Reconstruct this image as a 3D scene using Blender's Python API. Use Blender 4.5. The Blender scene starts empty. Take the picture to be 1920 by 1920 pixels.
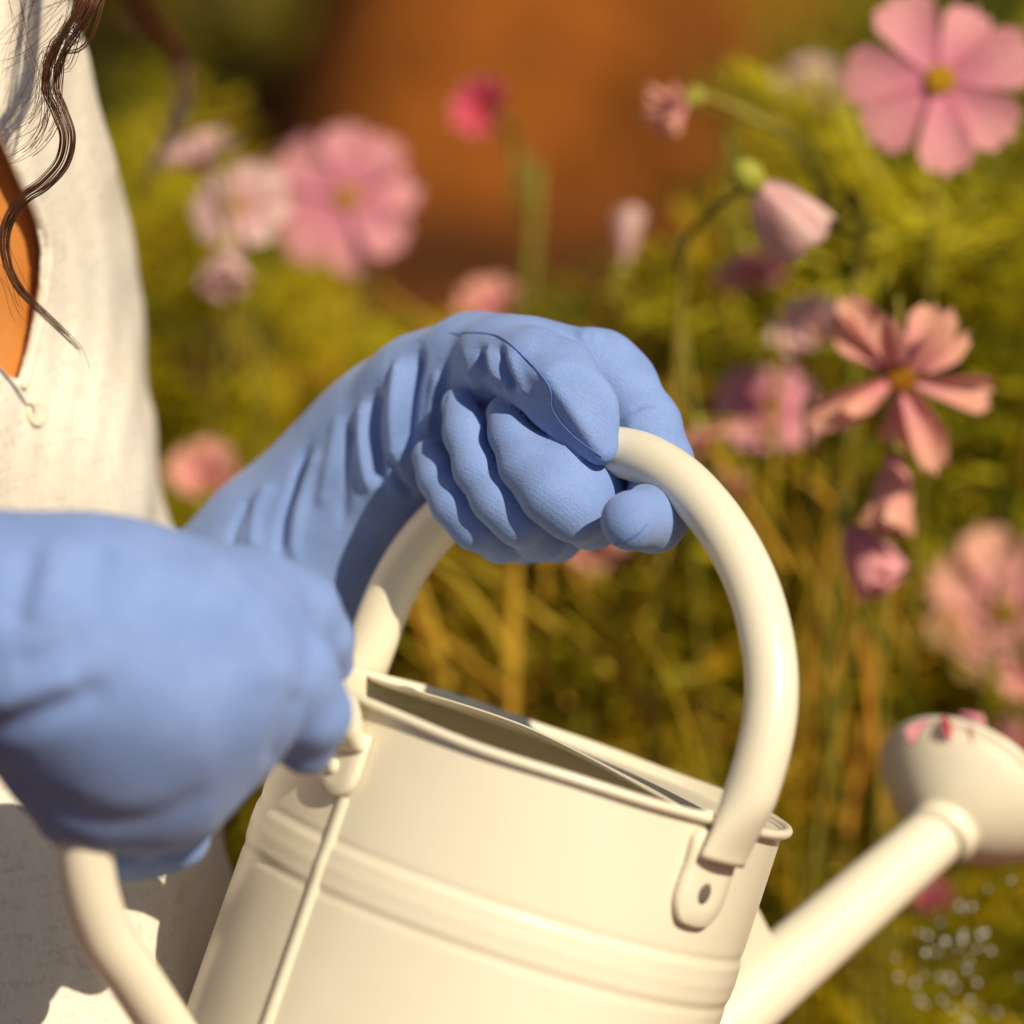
import bpy, math, random
import numpy as np
from mathutils import Vector, Matrix
from mathutils.bvhtree import BVHTree

# ------------------------------------------------------------------ camera, sky, sun, exposure
D = 1.30                       # metres from lens to the plane of the hand
K = 0.343 / 1920               # metres per photograph pixel in that plane
PITCH = math.radians(18.6)
REF = np.array([0.0, 0.0, 0.80])
FWD = np.array([0.0, math.cos(PITCH), -math.sin(PITCH)])
UPV = np.array([0.0, math.sin(PITCH), math.cos(PITCH)])
RGT = np.array([1.0, 0.0, 0.0])
CAM = REF - FWD * D
BASIS = np.stack([RGT, UPV, -FWD])          # rows: camera x, y, z(towards the lens)

sc = bpy.context.scene
col = sc.collection
cd = bpy.data.cameras.new("camera")
cam = bpy.data.objects.new("camera", cd)
col.objects.link(cam)
cam.location = CAM
cam.rotation_euler = (math.pi / 2 - PITCH, 0, 0)
cd.sensor_width = 36
cd.lens = 36 * D / 0.343
cd.clip_start = 0.05
cd.clip_end = 500
cd.dof.use_dof = True
cd.dof.focus_distance = D - 0.004
cd.dof.aperture_fstop = 3.8
sc.camera = cam

SUN_CAM = np.array([0.46, 0.48, 0.75])      # towards the sun, camera axes
SUN = SUN_CAM @ BASIS
SUN /= np.linalg.norm(SUN)
SUN_EL = math.asin(SUN[2])
w = bpy.data.worlds.new("World")
sc.world = w
w.use_nodes = True
nt = w.node_tree
sky = nt.nodes.new("ShaderNodeTexSky")
sky.sky_type = 'NISHITA'
sky.sun_disc = False
sky.sun_elevation = SUN_EL
sky.sun_rotation = math.atan2(SUN[0], SUN[1])
nt.links.new(sky.outputs[0], nt.nodes["Background"].inputs[0])
nt.nodes["Background"].inputs[1].default_value = 0.05
sl = bpy.data.lights.new("sun", 'SUN')
sl.energy = 4.6
sl.angle = math.radians(0.55)
sl.color = (1.0, 0.87, 0.65)
so = bpy.data.objects.new("sun", sl)
col.objects.link(so)
so.rotation_euler = Vector(SUN).to_track_quat('Z', 'Y').to_euler()
so.location = (2, -2, 5)
sc.view_settings.view_transform = 'Standard'
sc.view_settings.look = 'None'
sc.view_settings.exposure = 0.18
sc.view_settings.gamma = 1.0
sc.view_settings.use_curve_mapping = False
sc.cycles.use_denoising = True
sc.cycles.max_bounces = 8
sc.cycles.blur_glossy = 0.0
sc.cycles.caustics_reflective = False
sc.cycles.caustics_refractive = False

rng = np.random.default_rng(7)
random.seed(7)

# ------------------------------------------------------------------ helpers: points
def P(px, py, z=0.0):
    """photo pixel and depth in mm towards the lens -> camera-frame point (m)"""
    z = z * 0.001
    s = K * (D - z) / D
    return np.array([(px - 960) * s, -(py - 960) * s, z])

def c2w(v):
    return np.asarray(v) @ BASIS + REF

def PW(px, py, z=0.0):
    return c2w(P(px, py, z))

def to_px(v):
    """camera-frame points -> photo pixels"""
    v = np.asarray(v)
    s = K * (D - v[..., 2]) / D
    return np.stack([960 + v[..., 0] / s, 960 - v[..., 1] / s], -1)

def nrm(v):
    v = np.asarray(v, float)
    return v / np.linalg.norm(v, axis=-1, keepdims=True)

# ------------------------------------------------------------------ helpers: objects
def tag(o, label=None, cat=None, group=None, kind=None):
    if label: o["label"] = label
    if cat: o["category"] = cat
    if group: o["group"] = group
    if kind: o["kind"] = kind
    return o

def empty(name, loc):
    o = bpy.data.objects.new(name, None)
    o.location = loc
    o.empty_display_size = 0.05
    col.objects.link(o)
    return o

def adopt(o, parent):
    """parent without moving: all our parents are unrotated"""
    if parent is None:
        return
    o.parent = parent
    off = Vector((0, 0, 0)) if parent.parent is not None else Vector(parent.location)   # meshes are built in world space
    o.matrix_parent_inverse = Matrix.Translation(-off)

def mk_mesh(name, V, F, smooth=True):
    V = np.asarray(V, np.float32)
    me = bpy.data.meshes.new(name)
    if isinstance(F, np.ndarray):
        n = F.shape[1]
        me.vertices.add(len(V))
        me.vertices.foreach_set("co", V.ravel())
        me.loops.add(F.size)
        me.loops.foreach_set("vertex_index", F.astype(np.int32).ravel())
        me.polygons.add(len(F))
        me.polygons.foreach_set("loop_start", np.arange(0, F.size, n, dtype=np.int32))
        me.polygons.foreach_set("loop_total", np.full(len(F), n, np.int32))
        me.update(calc_edges=True)
        me.validate()
    else:
        me.from_pydata([tuple(map(float, v)) for v in V], [], [tuple(map(int, f)) for f in F])
        me.update()
    if smooth:
        me.polygons.foreach_set("use_smooth", np.ones(len(me.polygons), bool))
    return me

def mk(name, V, F, mat, parent=None, smooth=True):
    me = mk_mesh(name, V, F, smooth)
    o = bpy.data.objects.new(name, me)
    if mat: me.materials.append(mat)
    col.objects.link(o)
    adopt(o, parent)
    return o

def join(parts):
    V, F, n = [], [], 0
    for v, f in parts:
        V.append(np.asarray(v, float))
        F += [tuple(int(i) + n for i in q) for q in f]
        n += len(v)
    return np.concatenate(V), F

def frames(path):
    path = np.asarray(path, float)
    T = np.gradient(path, axis=0)
    T = nrm(T)
    ref = np.array([0, 0, 1.0]) if abs(T[0][2]) < .9 else np.array([1.0, 0, 0])
    N = [nrm(np.cross(np.cross(T[0], ref), T[0]))]
    for i in range(1, len(path)):
        n = N[-1] - T[i] * (N[-1] @ T[i])
        N.append(nrm(n))
    N = np.array(N)
    B = np.cross(T, N)
    return T, N, B

def sweep(path, ra, rb=None, seg=12, side=None, caps=True):
    """ra along 'side' (or N), rb along the third axis"""
    path = np.asarray(path, float)
    n = len(path)
    ra = np.broadcast_to(np.asarray(ra, float), (n,))
    rb = ra if rb is None else np.broadcast_to(np.asarray(rb, float), (n,))
    T, N, B = frames(path)
    if side is not None:
        N = nrm(np.asarray(side)[None] - T * (T @ np.asarray(side))[:, None])
        B = np.cross(T, N)
    th = np.linspace(0, 2 * math.pi, seg, endpoint=False)
    V = (path[:, None] + N[:, None] * (np.cos(th)[None, :, None] * ra[:, None, None])
         + B[:, None] * (np.sin(th)[None, :, None] * rb[:, None, None])).reshape(-1, 3)
    F = []
    for i in range(n - 1):
        for j in range(seg):
            k = (j + 1) % seg
            F.append((i * seg + j, i * seg + k, (i + 1) * seg + k, (i + 1) * seg + j))
    if caps:
        F.append(tuple(range(seg - 1, -1, -1)))
        F.append(tuple((n - 1) * seg + j for j in range(seg)))
    return V, F

def catmull(pts, n=8):
    pts = np.asarray(pts, float)
    e = np.concatenate([[2 * pts[0] - pts[1]], pts, [2 * pts[-1] - pts[-2]]])
    out = []
    for i in range(len(pts) - 1):
        p0, p1, p2, p3 = e[i:i + 4]
        for t in np.linspace(0, 1, n, endpoint=False):
            out.append(.5 * ((2 * p1) + (-p0 + p2) * t + (2 * p0 - 5 * p1 + 4 * p2 - p3) * t * t
                             + (-p0 + 3 * p1 - 3 * p2 + p3) * t ** 3))
    out.append(pts[-1])
    return np.array(out)

# ------------------------------------------------------------------ helpers: implicit surfaces
def seg_d(p, a, b, ra, rb):
    a = np.asarray(a, np.float32); b = np.asarray(b, np.float32)
    ab = b - a
    t = np.clip(((p - a) @ ab) / max(float(ab @ ab), 1e-12), 0, 1)
    d = p - a - t[:, None] * ab
    return np.sqrt((d * d).sum(1)) - (ra + (rb - ra) * t)

def chain(p, pts, k=0.004):
    """pts: list of (point, radius); smooth chain of cones"""
    out = None
    for (a, ra), (b, rb) in zip(pts[:-1], pts[1:]):
        d = seg_d(p, a, b, ra, rb)
        out = d if out is None else smin(out, d, k)
    return out

def smin(a, b, k):
    if k <= 0: return np.minimum(a, b)
    h = np.clip(.5 + .5 * (b - a) / k, 0, 1)
    return b + (a - b) * h - k * h * (1 - h)

def surface_nets(fn, lo, hi, h, newton=2):
    lo = np.asarray(lo, np.float32); hi = np.asarray(hi, np.float32)
    n = np.ceil((hi - lo) / h).astype(int) + 1
    ax = [lo[i] + h * np.arange(n[i], dtype=np.float32) for i in range(3)]
    f = np.empty(n, np.float32)
    YZ = np.stack(np.meshgrid(ax[1], ax[2], indexing='ij'), -1).reshape(-1, 2)
    step = max(1, 400000 // len(YZ))
    for i in range(0, n[0], step):
        xs = ax[0][i:i + step]
        pts = np.empty((len(xs), len(YZ), 3), np.float32)
        pts[:, :, 0] = xs[:, None]
        pts[:, :, 1:] = YZ[None]
        f[i:i + step] = fn(pts.reshape(-1, 3)).reshape(len(xs), n[1], n[2])
    ins = f < 0
    c = np.zeros(n - 1, np.int8)
    for dx in (0, 1):
        for dy in (0, 1):
            for dz in (0, 1):
                c += ins[dx:n[0] - 1 + dx, dy:n[1] - 1 + dy, dz:n[2] - 1 + dz]
    I = np.argwhere((c > 0) & (c < 8))
    idx = np.full(n - 1, -1, np.int32)
    idx[I[:, 0], I[:, 1], I[:, 2]] = np.arange(len(I))
    acc = np.zeros((len(I), 3)); cnt = np.zeros(len(I))
    offs = [(0, 0, 0), (1, 0, 0), (0, 1, 0), (1, 1, 0), (0, 0, 1), (1, 0, 1), (0, 1, 1), (1, 1, 1)]
    val = [f[I[:, 0] + o[0], I[:, 1] + o[1], I[:, 2] + o[2]] for o in offs]
    for a in range(8):
        for b in range(a + 1, 8):
            d = np.array(offs[b]) - np.array(offs[a])
            if np.abs(d).sum() != 1: continue
            m = (val[a] < 0) != (val[b] < 0)
            t = np.where(m, val[a] / np.where(m, val[a] - val[b], 1), 0)
            acc += (np.array(offs[a])[None] + d[None] * t[:, None]) * m[:, None]
            cnt += m
    V = lo + h * (I + acc / cnt[:, None])
    Q = []
    for axis in range(3):
        o1, o2 = [(1, 2), (2, 0), (0, 1)][axis]
        sl0 = [slice(None)] * 3; sl1 = [slice(None)] * 3
        sl0[axis] = slice(0, n[axis] - 1); sl1[axis] = slice(1, n[axis])
        e = np.argwhere(ins[tuple(sl0)] != ins[tuple(sl1)])
        ok = (e[:, o1] > 0) & (e[:, o2] > 0) & (e[:, o1] < n[o1] - 1) & (e[:, o2] < n[o2] - 1)
        e = e[ok]
        s = ins[e[:, 0], e[:, 1], e[:, 2]]
        def cell(d1, d2):
            q = e.copy(); q[:, o1] += d1; q[:, o2] += d2
            return idx[q[:, 0], q[:, 1], q[:, 2]]
        q = np.stack([cell(-1, -1), cell(0, -1), cell(0, 0), cell(-1, 0)], 1)
        q[~s] = q[~s][:, ::-1]
        Q.append(q)
    Q = np.concatenate(Q)
    Q = Q[(Q >= 0).all(1)]
    V = V.astype(np.float32)
    e = h * .35
    for _ in range(newton):
        f0 = fn(V)
        g = np.stack([(fn(V + np.array(d, np.float32) * e) - fn(V - np.array(d, np.float32) * e)) / (2 * e)
                      for d in ((1, 0, 0), (0, 1, 0), (0, 0, 1))], 1)
        g2 = np.maximum((g * g).sum(1), .25)
        V = V - np.clip(f0 / g2, -h * .6, h * .6)[:, None] * g
    return V, Q

def vnormals(V, Q):
    fn = np.cross(V[Q[:, 2]] - V[Q[:, 0]], V[Q[:, 3]] - V[Q[:, 1]])
    N = np.zeros_like(V)
    for i in range(4):
        np.add.at(N, Q[:, i], fn)
    return N / np.maximum(np.linalg.norm(N, axis=1, keepdims=True), 1e-12)

def pl_dist(px, poly):
    """distance of pixels to a polyline"""
    poly = np.asarray(poly, float)
    best = np.full(len(px), 1e9); tt = np.zeros(len(px)); m = len(poly) - 1
    for i in range(m):
        a, b = poly[i], poly[i + 1]
        t = np.clip(((px - a) @ (b - a)) / ((b - a) @ (b - a)), 0, 1)
        d = np.linalg.norm(px - a - t[:, None] * (b - a), axis=1)
        k = d < best
        best[k] = d[k]; tt[k] = (i + t[k]) / m
    return best, tt

def fold(V, N, folds, front=.12):
    """press cloth folds: (polyline in pixels, sigma px, amplitude mm)"""
    px = to_px(V)
    facing = np.clip((N[:, 2] - front) / .3, 0, 1)
    out = np.zeros(len(V))
    for poly, sg, amp in folds:
        d, t = pl_dist(px, catmull(poly, 6))
        fade = np.clip(np.sin(np.clip(t, 0.02, .98) * math.pi) * 2.2, 0, 1)
        out += amp * .001 * np.exp(-(d / sg) ** 2) * fade
    return V + N * (out * facing)[:, None]

def vnoise(p, seed=0):
    """cheap smooth noise from summed sines"""
    r = np.random.default_rng(seed)
    out = np.zeros(len(p))
    for i in range(7):
        k = nrm(r.normal(size=3)) * r.uniform(.6, 1.6)
        out += np.sin(p @ k + r.uniform(0, 6.28))
    return out / 4

# ------------------------------------------------------------------ materials
def new_mat(name):
    m = bpy.data.materials.new(name)
    m.use_nodes = True
    return m, m.node_tree, m.node_tree.nodes["Principled BSDF"]

def N_(nt, t, **kw):
    n = nt.nodes.new(t)
    for k, v in kw.items():
        if k in n.inputs: n.inputs[k].default_value = v
        else: setattr(n, k, v)
    return n

def coords(nt, what="Object"):
    return nt.nodes.new("ShaderNodeTexCoord").outputs[what]

def noise_mix(nt, vec, c1, c2, scale, lo=.35, hi=.65, detail=4):
    n = N_(nt, "ShaderNodeTexNoise", Scale=scale, Detail=detail)
    nt.links.new(vec, n.inputs["Vector"])
    r = nt.nodes.new("ShaderNodeValToRGB")
    r.color_ramp.elements[0].position = lo; r.color_ramp.elements[1].position = hi
    r.color_ramp.elements[0].color = (*c1, 1); r.color_ramp.elements[1].color = (*c2, 1)
    nt.links.new(n.outputs[0], r.inputs[0])
    return r.outputs[0], n.outputs[0]

def bump(nt, h, strength, dist, prev=None):
    b = N_(nt, "ShaderNodeBump", Strength=strength, Distance=dist)
    nt.links.new(h, b.inputs["Height"])
    if prev is not None: nt.links.new(prev, b.inputs["Normal"])
    return b.outputs[0]

def mat_glove():
    m, nt, b = new_mat("glove_knit")
    v = coords(nt)
    c, _ = noise_mix(nt, v, (.185, .285, .59), (.218, .325, .645), 70)
    n2 = N_(nt, "ShaderNodeTexNoise", Scale=1500.0, Detail=2.0)
    nt.links.new(v, n2.inputs["Vector"])
    mx = N_(nt, "ShaderNodeMixRGB", blend_type='MULTIPLY', Fac=.35)
    r = nt.nodes.new("ShaderNodeValToRGB")
    r.color_ramp.elements[0].position = .3; r.color_ramp.elements[1].position = .7
    r.color_ramp.elements[0].color = (.62, .66, .74, 1); r.color_ramp.elements[1].color = (1.12, 1.1, 1.06, 1)
    nt.links.new(n2.outputs[0], r.inputs[0])
    nt.links.new(c, mx.inputs[1]); nt.links.new(r.outputs[0], mx.inputs[2])
    nt.links.new(mx.outputs[0], b.inputs["Base Color"])
    wv = N_(nt, "ShaderNodeTexWave", Scale=260.0, Distortion=1.5, Detail=1.0)
    wv.inputs["Detail Scale"].default_value = 2.0
    wv.bands_direction = 'DIAGONAL'
    nt.links.new(v, wv.inputs["Vector"])
    n3 = N_(nt, "ShaderNodeTexNoise", Scale=220.0, Detail=3.0)
    nt.links.new(v, n3.inputs["Vector"])
    q = bump(nt, wv.outputs[1], .09, .0003)
    q = bump(nt, n2.outputs[0], .45, .0005, q)
    q = bump(nt, n3.outputs[0], .18, .0010, q)
    nt.links.new(q, b.inputs["Normal"])
    b.inputs["Roughness"].default_value = .92
    b.inputs["Specular IOR Level"].default_value = .2
    b.inputs["Sheen Weight"].default_value = .18
    b.inputs["Sheen Roughness"].default_value = .5
    b.inputs["Sheen Tint"].default_value = (.75, .82, 1, 1)
    return m

def mat_plain(name, c1, c2, scale, rough=.6, spec=.4, bmp=None, coat=0.0):
    m, nt, b = new_mat(name)
    v = coords(nt)
    c, n = noise_mix(nt, v, c1, c2, scale)
    nt.links.new(c, b.inputs["Base Color"])
    b.inputs["Roughness"].default_value = rough
    b.inputs["Specular IOR Level"].default_value = spec
    b.inputs["Coat Weight"].default_value = coat
    b.inputs["Coat Roughness"].default_value = .12
    if bmp:
        n2 = N_(nt, "ShaderNodeTexNoise", Scale=bmp[0], Detail=4.0)
        nt.links.new(v, n2.inputs["Vector"])
        nt.links.new(bump(nt, n2.outputs[0], bmp[1], bmp[2]), b.inputs["Normal"])
    return m

def mat_can():
    m, nt, b = new_mat("cream_enamel")
    v = coords(nt)
    c, n = noise_mix(nt, v, (.76, .70, .545), (.79, .73, .58), 14)
    # fine dust and tiny rubbed specks
    sp = N_(nt, "ShaderNodeTexNoise", Scale=420.0, Detail=5.0)
    nt.links.new(v, sp.inputs["Vector"])
    r = nt.nodes.new("ShaderNodeValToRGB")
    r.color_ramp.elements[0].position = .70; r.color_ramp.elements[1].position = .78
    r.color_ramp.elements[0].color = (1, 1, 1, 1); r.color_ramp.elements[1].color = (.80, .74, .62, 1)
    nt.links.new(sp.outputs[0], r.inputs[0])
    mx = N_(nt, "ShaderNodeMixRGB", blend_type='MULTIPLY', Fac=.6)
    nt.links.new(c, mx.inputs[1]); nt.links.new(r.outputs[0], mx.inputs[2])
    nt.links.new(mx.outputs[0], b.inputs["Base Color"])
    n2 = N_(nt, "ShaderNodeTexNoise", Scale=26.0, Detail=2.0)
    nt.links.new(v, n2.inputs["Vector"])
    n3 = N_(nt, "ShaderNodeTexNoise", Scale=900.0, Detail=2.0)
    nt.links.new(v, n3.inputs["Vector"])
    q = bump(nt, n2.outputs[0], .12, .004)
    q = bump(nt, n3.outputs[0], .05, .0003, q)
    nt.links.new(q, b.inputs["Normal"])
    b.inputs["Roughness"].default_value = .34
    b.inputs["Specular IOR Level"].default_value = .5
    return m

def mat_linen():
    m, nt, b = new_mat("cream_linen")
    v = coords(nt)
    c, _ = noise_mix(nt, v, (.66, .60, .51), (.72, .67, .58), 14)
    mp = N_(nt, "ShaderNodeMapping"); mp.inputs["Scale"].default_value = (1.0, 1.0, .16)
    nt.links.new(v, mp.inputs["Vector"])
    mp2 = N_(nt, "ShaderNodeMapping"); mp2.inputs["Scale"].default_value = (.16, .16, 1.0)
    nt.links.new(v, mp2.inputs["Vector"])
    a = N_(nt, "ShaderNodeTexNoise", Scale=620.0, Detail=3.0); nt.links.new(mp.outputs[0], a.inputs["Vector"])
    d = N_(nt, "ShaderNodeTexNoise", Scale=520.0, Detail=3.0); nt.links.new(mp2.outputs[0], d.inputs["Vector"])
    ad = N_(nt, "ShaderNodeMath", operation='ADD')
    nt.links.new(a.outputs[0], ad.inputs[0]); nt.links.new(d.outputs[0], ad.inputs[1])
    r = nt.nodes.new("ShaderNodeValToRGB")
    r.color_ramp.elements[0].position = .75; r.color_ramp.elements[1].position = 1.0
    r.color_ramp.elements[0].color = (.86, .84, .81, 1); r.color_ramp.elements[1].color = (1.05, 1.05, 1.05, 1)
    nt.links.new(ad.outputs[0], r.inputs[0])
    mx = N_(nt, "ShaderNodeMixRGB", blend_type='MULTIPLY', Fac=.8)
    nt.links.new(c, mx.inputs[1]); nt.links.new(r.outputs[0], mx.inputs[2])
    nt.links.new(mx.outputs[0], b.inputs["Base Color"])
    nt.links.new(bump(nt, ad.outputs[0], .4, .0007), b.inputs["Normal"])
    b.inputs["Roughness"].default_value = .95
    b.inputs["Specular IOR Level"].default_value = .15
    return m

def mat_leafy(name, ramp, trans=.35, rough=.55):
    """colour picked by the vertex attribute 'tint' (0..1)"""
    m, nt, b = new_mat(name)
    at = nt.nodes.new("ShaderNodeAttribute"); at.attribute_name = "tint"
    r = nt.nodes.new("ShaderNodeValToRGB")
    el = r.color_ramp.elements
    while len(el) < len(ramp): el.new(.5)
    for e, (pos, c) in zip(el, ramp):
        e.position = pos; e.color = (*c, 1)
    nt.links.new(at.outputs["Fac"], r.inputs[0])
    nt.links.new(r.outputs[0], b.inputs["Base Color"])
    b.inputs["Roughness"].default_value = rough
    b.inputs["Specular IOR Level"].default_value = .25
    t = nt.nodes.new("ShaderNodeBsdfTranslucent")
    nt.links.new(r.outputs[0], t.inputs[0])
    mx = N_(nt, "ShaderNodeMixShader", Fac=trans)
    nt.links.new(b.outputs[0], mx.inputs[1]); nt.links.new(t.outputs[0], mx.inputs[2])
    nt.links.new(mx.outputs[0], nt.nodes["Material Output"].inputs[0])
    return m

def mat_petal(name, base, tip, vein):
    """base to tip along the petal's own length (object x in petal space)"""
    m, nt, b = new_mat(name)
    v = coords(nt)
    sp = nt.nodes.new("ShaderNodeSeparateXYZ"); nt.links.new(v, sp.inputs[0])
    r = nt.nodes.new("ShaderNodeValToRGB")
    r.color_ramp.elements[0].position = .15; r.color_ramp.elements[1].position = .75
    r.color_ramp.elements[0].color = (*base, 1); r.color_ramp.elements[1].color = (*tip, 1)
    nt.links.new(sp.outputs[0], r.inputs[0])
    mp = N_(nt, "ShaderNodeMapping"); mp.inputs["Scale"].default_value = (1.2, 22, 1)
    nt.links.new(v, mp.inputs["Vector"])
    n = N_(nt, "ShaderNodeTexNoise", Scale=1.6, Detail=3.0); nt.links.new(mp.outputs[0], n.inputs["Vector"])
    rr = nt.nodes.new("ShaderNodeValToRGB")
    rr.color_ramp.elements[0].position = .35; rr.color_ramp.elements[1].position = .6
    rr.color_ramp.elements[0].color = (*vein, 1); rr.color_ramp.elements[1].color = (1, 1, 1, 1)
    nt.links.new(n.outputs[0], rr.inputs[0])
    mx = N_(nt, "ShaderNodeMixRGB", blend_type='MULTIPLY', Fac=.7)
    nt.links.new(r.outputs[0], mx.inputs[1]); nt.links.new(rr.outputs[0], mx.inputs[2])
    nt.links.new(mx.outputs[0], b.inputs["Base Color"])
    b.inputs["Roughness"].default_value = .6
    b.inputs["Specular IOR Level"].default_value = .2
    t = nt.nodes.new("ShaderNodeBsdfTranslucent")
    nt.links.new(mx.outputs[0], t.inputs[0])
    ms = N_(nt, "ShaderNodeMixShader", Fac=.35)
    nt.links.new(b.outputs[0], ms.inputs[1]); nt.links.new(t.outputs[0], ms.inputs[2])
    nt.links.new(ms.outputs[0], nt.nodes["Material Output"].inputs[0])
    return m

M = {}
M['glove'] = mat_glove()
M['seam'] = mat_plain("glove_thread", (.10, .19, .52), (.13, .235, .60), 400, .9, .1)
M['can'] = mat_can()
M['dark_metal'] = mat_plain("rivet_steel", (.10, .09, .08), (.16, .14, .12), 300, .45, .5)
M['linen'] = mat_linen()
M['button'] = mat_plain("shell_button", (.66, .60, .45), (.76, .70, .55), 90, .35, .5)
M['skin'] = mat_plain("skin", (.46, .17, .035), (.53, .21, .05), 40, .5, .4, (300, .15, .0008))
M['skin'].node_tree.nodes["Principled BSDF"].inputs["Subsurface Weight"].default_value = .08
M['skin'].node_tree.nodes["Principled BSDF"].inputs["Subsurface Radius"].default_value = (.01, .004, .002)
M['lips'] = mat_plain("lips", (.42, .10, .07), (.48, .13, .09), 60, .45, .4)
M['hair'] = mat_plain("brown_hair", (.045, .013, .005), (.13, .038, .012), 60, .38, .5)
M['denim'] = mat_plain("brown_trousers", (.16, .11, .07), (.21, .15, .10), 60, .9, .2, (400, .4, .001))
M['stem'] = mat_plain("flower_stem", (.17, .17, .018), (.27, .21, .03), 20, .55, .3)
M['calyx'] = mat_plain("flower_calyx", (.22, .25, .03), (.36, .33, .04), 120, .55, .3)
M['disc'] = mat_plain("flower_disc", (.62, .30, .008), (.80, .46, .02), 500, .8, .2, (700, .8, .002))
M['disc_old'] = mat_plain("old_flower_disc", (.42, .15, .01), (.66, .30, .015), 400, .8, .2, (700, .8, .002))
VN = (.78, .60, .66)
M['pink'] = mat_petal("petal_pink", (.76, .28, .40), (.83, .39, .41), VN)
M['peach'] = mat_petal("petal_peach", (.78, .34, .38), (.85, .46, .34), VN)
M['pale'] = mat_petal("petal_pale", (.78, .48, .48), (.82, .58, .54), VN)
M['mauve'] = mat_petal("petal_mauve", (.68, .22, .32), (.76, .36, .40), VN)
M['hot'] = mat_petal("petal_hot", (.76, .07, .16), (.82, .15, .22), VN)
M['foliage'] = mat_leafy("feathery_leaf", [(0, (.05, .07, .004)), (.25, (.24, .23, .005)), (.6, (.54, .46, .010)), (1, (.58, .30, .012))], .35)
M['shrub'] = mat_leafy("shrub_leaf", [(0, (.04, .045, .006)), (.5, (.15, .13, .012)), (1, (.34, .24, .02))], .3)
M['straw'] = mat_leafy("dry_grass", [(0, (.40, .34, .02)), (.6, (.58, .38, .03)), (1, (.56, .26, .03))], .3)
M['bark'] = mat_plain("bark", (.06, .035, .018), (.13, .075, .035), 30, .9, .2, (60, .8, .01))

def mat_water():
    m, nt, b = new_mat("water")
    b.inputs["Base Color"].default_value = (.95, .98, 1, 1)
    b.inputs["Transmission Weight"].default_value = .35  # mostly opaque white body stands in for sun glints in the drops
    b.inputs["Roughness"].default_value = .03
    b.inputs["IOR"].default_value = 1.33
    b.inputs["Specular IOR Level"].default_value = 1.0
    return m
M['water'] = mat_water()

def mat_soil():
    m, nt, b = new_mat("garden_soil")
    v = coords(nt)
    c, _ = noise_mix(nt, v, (.05, .016, .003), (.25, .078, .010), 1.3, .36, .62, 3)
    c2, n2 = noise_mix(nt, v, (.45, .42, .40), (1.25, 1.2, 1.15), 11, .3, .7, 8)
    mx = N_(nt, "ShaderNodeMixRGB", blend_type='MULTIPLY', Fac=.85)
    nt.links.new(c, mx.inputs[1]); nt.links.new(c2, mx.inputs[2])
    nt.links.new(mx.outputs[0], b.inputs["Base Color"])
    b.inputs["Roughness"].default_value = .95
    b.inputs["Specular IOR Level"].default_value = .15
    nt.links.new(bump(nt, n2, 1.0, .05), b.inputs["Normal"])
    return m
M['soil'] = mat_soil()

# ------------------------------------------------------------------ ground
def build_mound():
    c = np.array([.06, 4.05]); nu, nv_ = 26, 64
    V = [(c[0], c[1], .47)]; F = []
    for i in range(1, nu + 1):
        u = i / nu
        for j in range(nv_):
            t = 2 * math.pi * j / nv_
            r = .40 * u * (1 + .10 * math.sin(2 * t + .7) + .06 * math.sin(5 * t))
            z = .47 * (1 - u ** 2.6) - .05 * u
            V.append((c[0] + r * math.cos(t), c[1] + r * 1.1 * math.sin(t), z))
    V = np.array(V)
    V = V + np.stack([vnoise(V * 9, 51), vnoise(V * 9, 52), vnoise(V * 11, 53)], 1) * .022
    F = [(0, 1 + j, 1 + (j + 1) % nv_) for j in range(nv_)]
    for i in range(nu - 1):
        for j in range(nv_):
            k = (j + 1) % nv_
            F.append((1 + i * nv_ + j, 1 + (i + 1) * nv_ + j, 1 + (i + 1) * nv_ + k, 1 + i * nv_ + k))
    o = mk('soil_mound', V, F, M['soil'])
    tag(o, 'rounded mound of reddish brown earth beyond the flower bed', 'mound', kind='structure')
build_mound()

def build_ground():
    r = np.concatenate([np.linspace(0, 6, 61), np.geomspace(6.5, 220, 24)])
    th = np.linspace(0, 2 * math.pi, 97)[:-1]
    V = [[0, 2.6, 0]]
    for a in r[1:]:
        for t in th:
            V.append([a * math.cos(t), 2.6 + a * math.sin(t), 0])
    V = np.array(V)
    amp = np.clip(1 - np.linalg.norm(V[:, :2] - [0, 2.6], axis=1) / 9, 0, 1)
    V[:, 2] = (vnoise(V * 5.5, 3) * .022 + vnoise(V * 14, 4) * .012) * amp - .01
    n = len(th)
    F = [(0, 1 + j, 1 + (j + 1) % n) for j in range(n)]
    for i in range(len(r) - 2):
        for j in range(n):
            k = (j + 1) % n
            F.append((1 + i * n + j, 1 + (i + 1) * n + j, 1 + (i + 1) * n + k, 1 + i * n + k))
    o = mk('ground', V, F, M['soil'])
    tag(o, 'reddish brown bare garden soil behind the flowers', 'ground', kind='structure')
build_ground()

# ------------------------------------------------------------------ watering can (camera-frame axes found from the photo)
A_ = nrm([.32, .947, .02])                       # can axis, up
_r = nrm(np.cross(A_, [0, 0, 1.0])); _n = np.cross(_r, A_)
PHI = math.radians(45)
S_ = math.cos(PHI) * _r - math.sin(PHI) * _n     # towards the spout
P_ = math.sin(PHI) * _r + math.cos(PHI) * _n     # towards the near end of the top handle
C_ = P(1019, 1405, 0)
R = .085

def can(s, p, a):
    """can coordinates in mm -> world"""
    s, p, a = [np.asarray(x, float)[..., None] * .001 for x in (s, p, a)]
    return c2w(C_ + s * S_ + p * P_ + a * A_)
AW, SW, PWv = A_ @ BASIS, S_ @ BASIS, P_ @ BASIS

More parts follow.
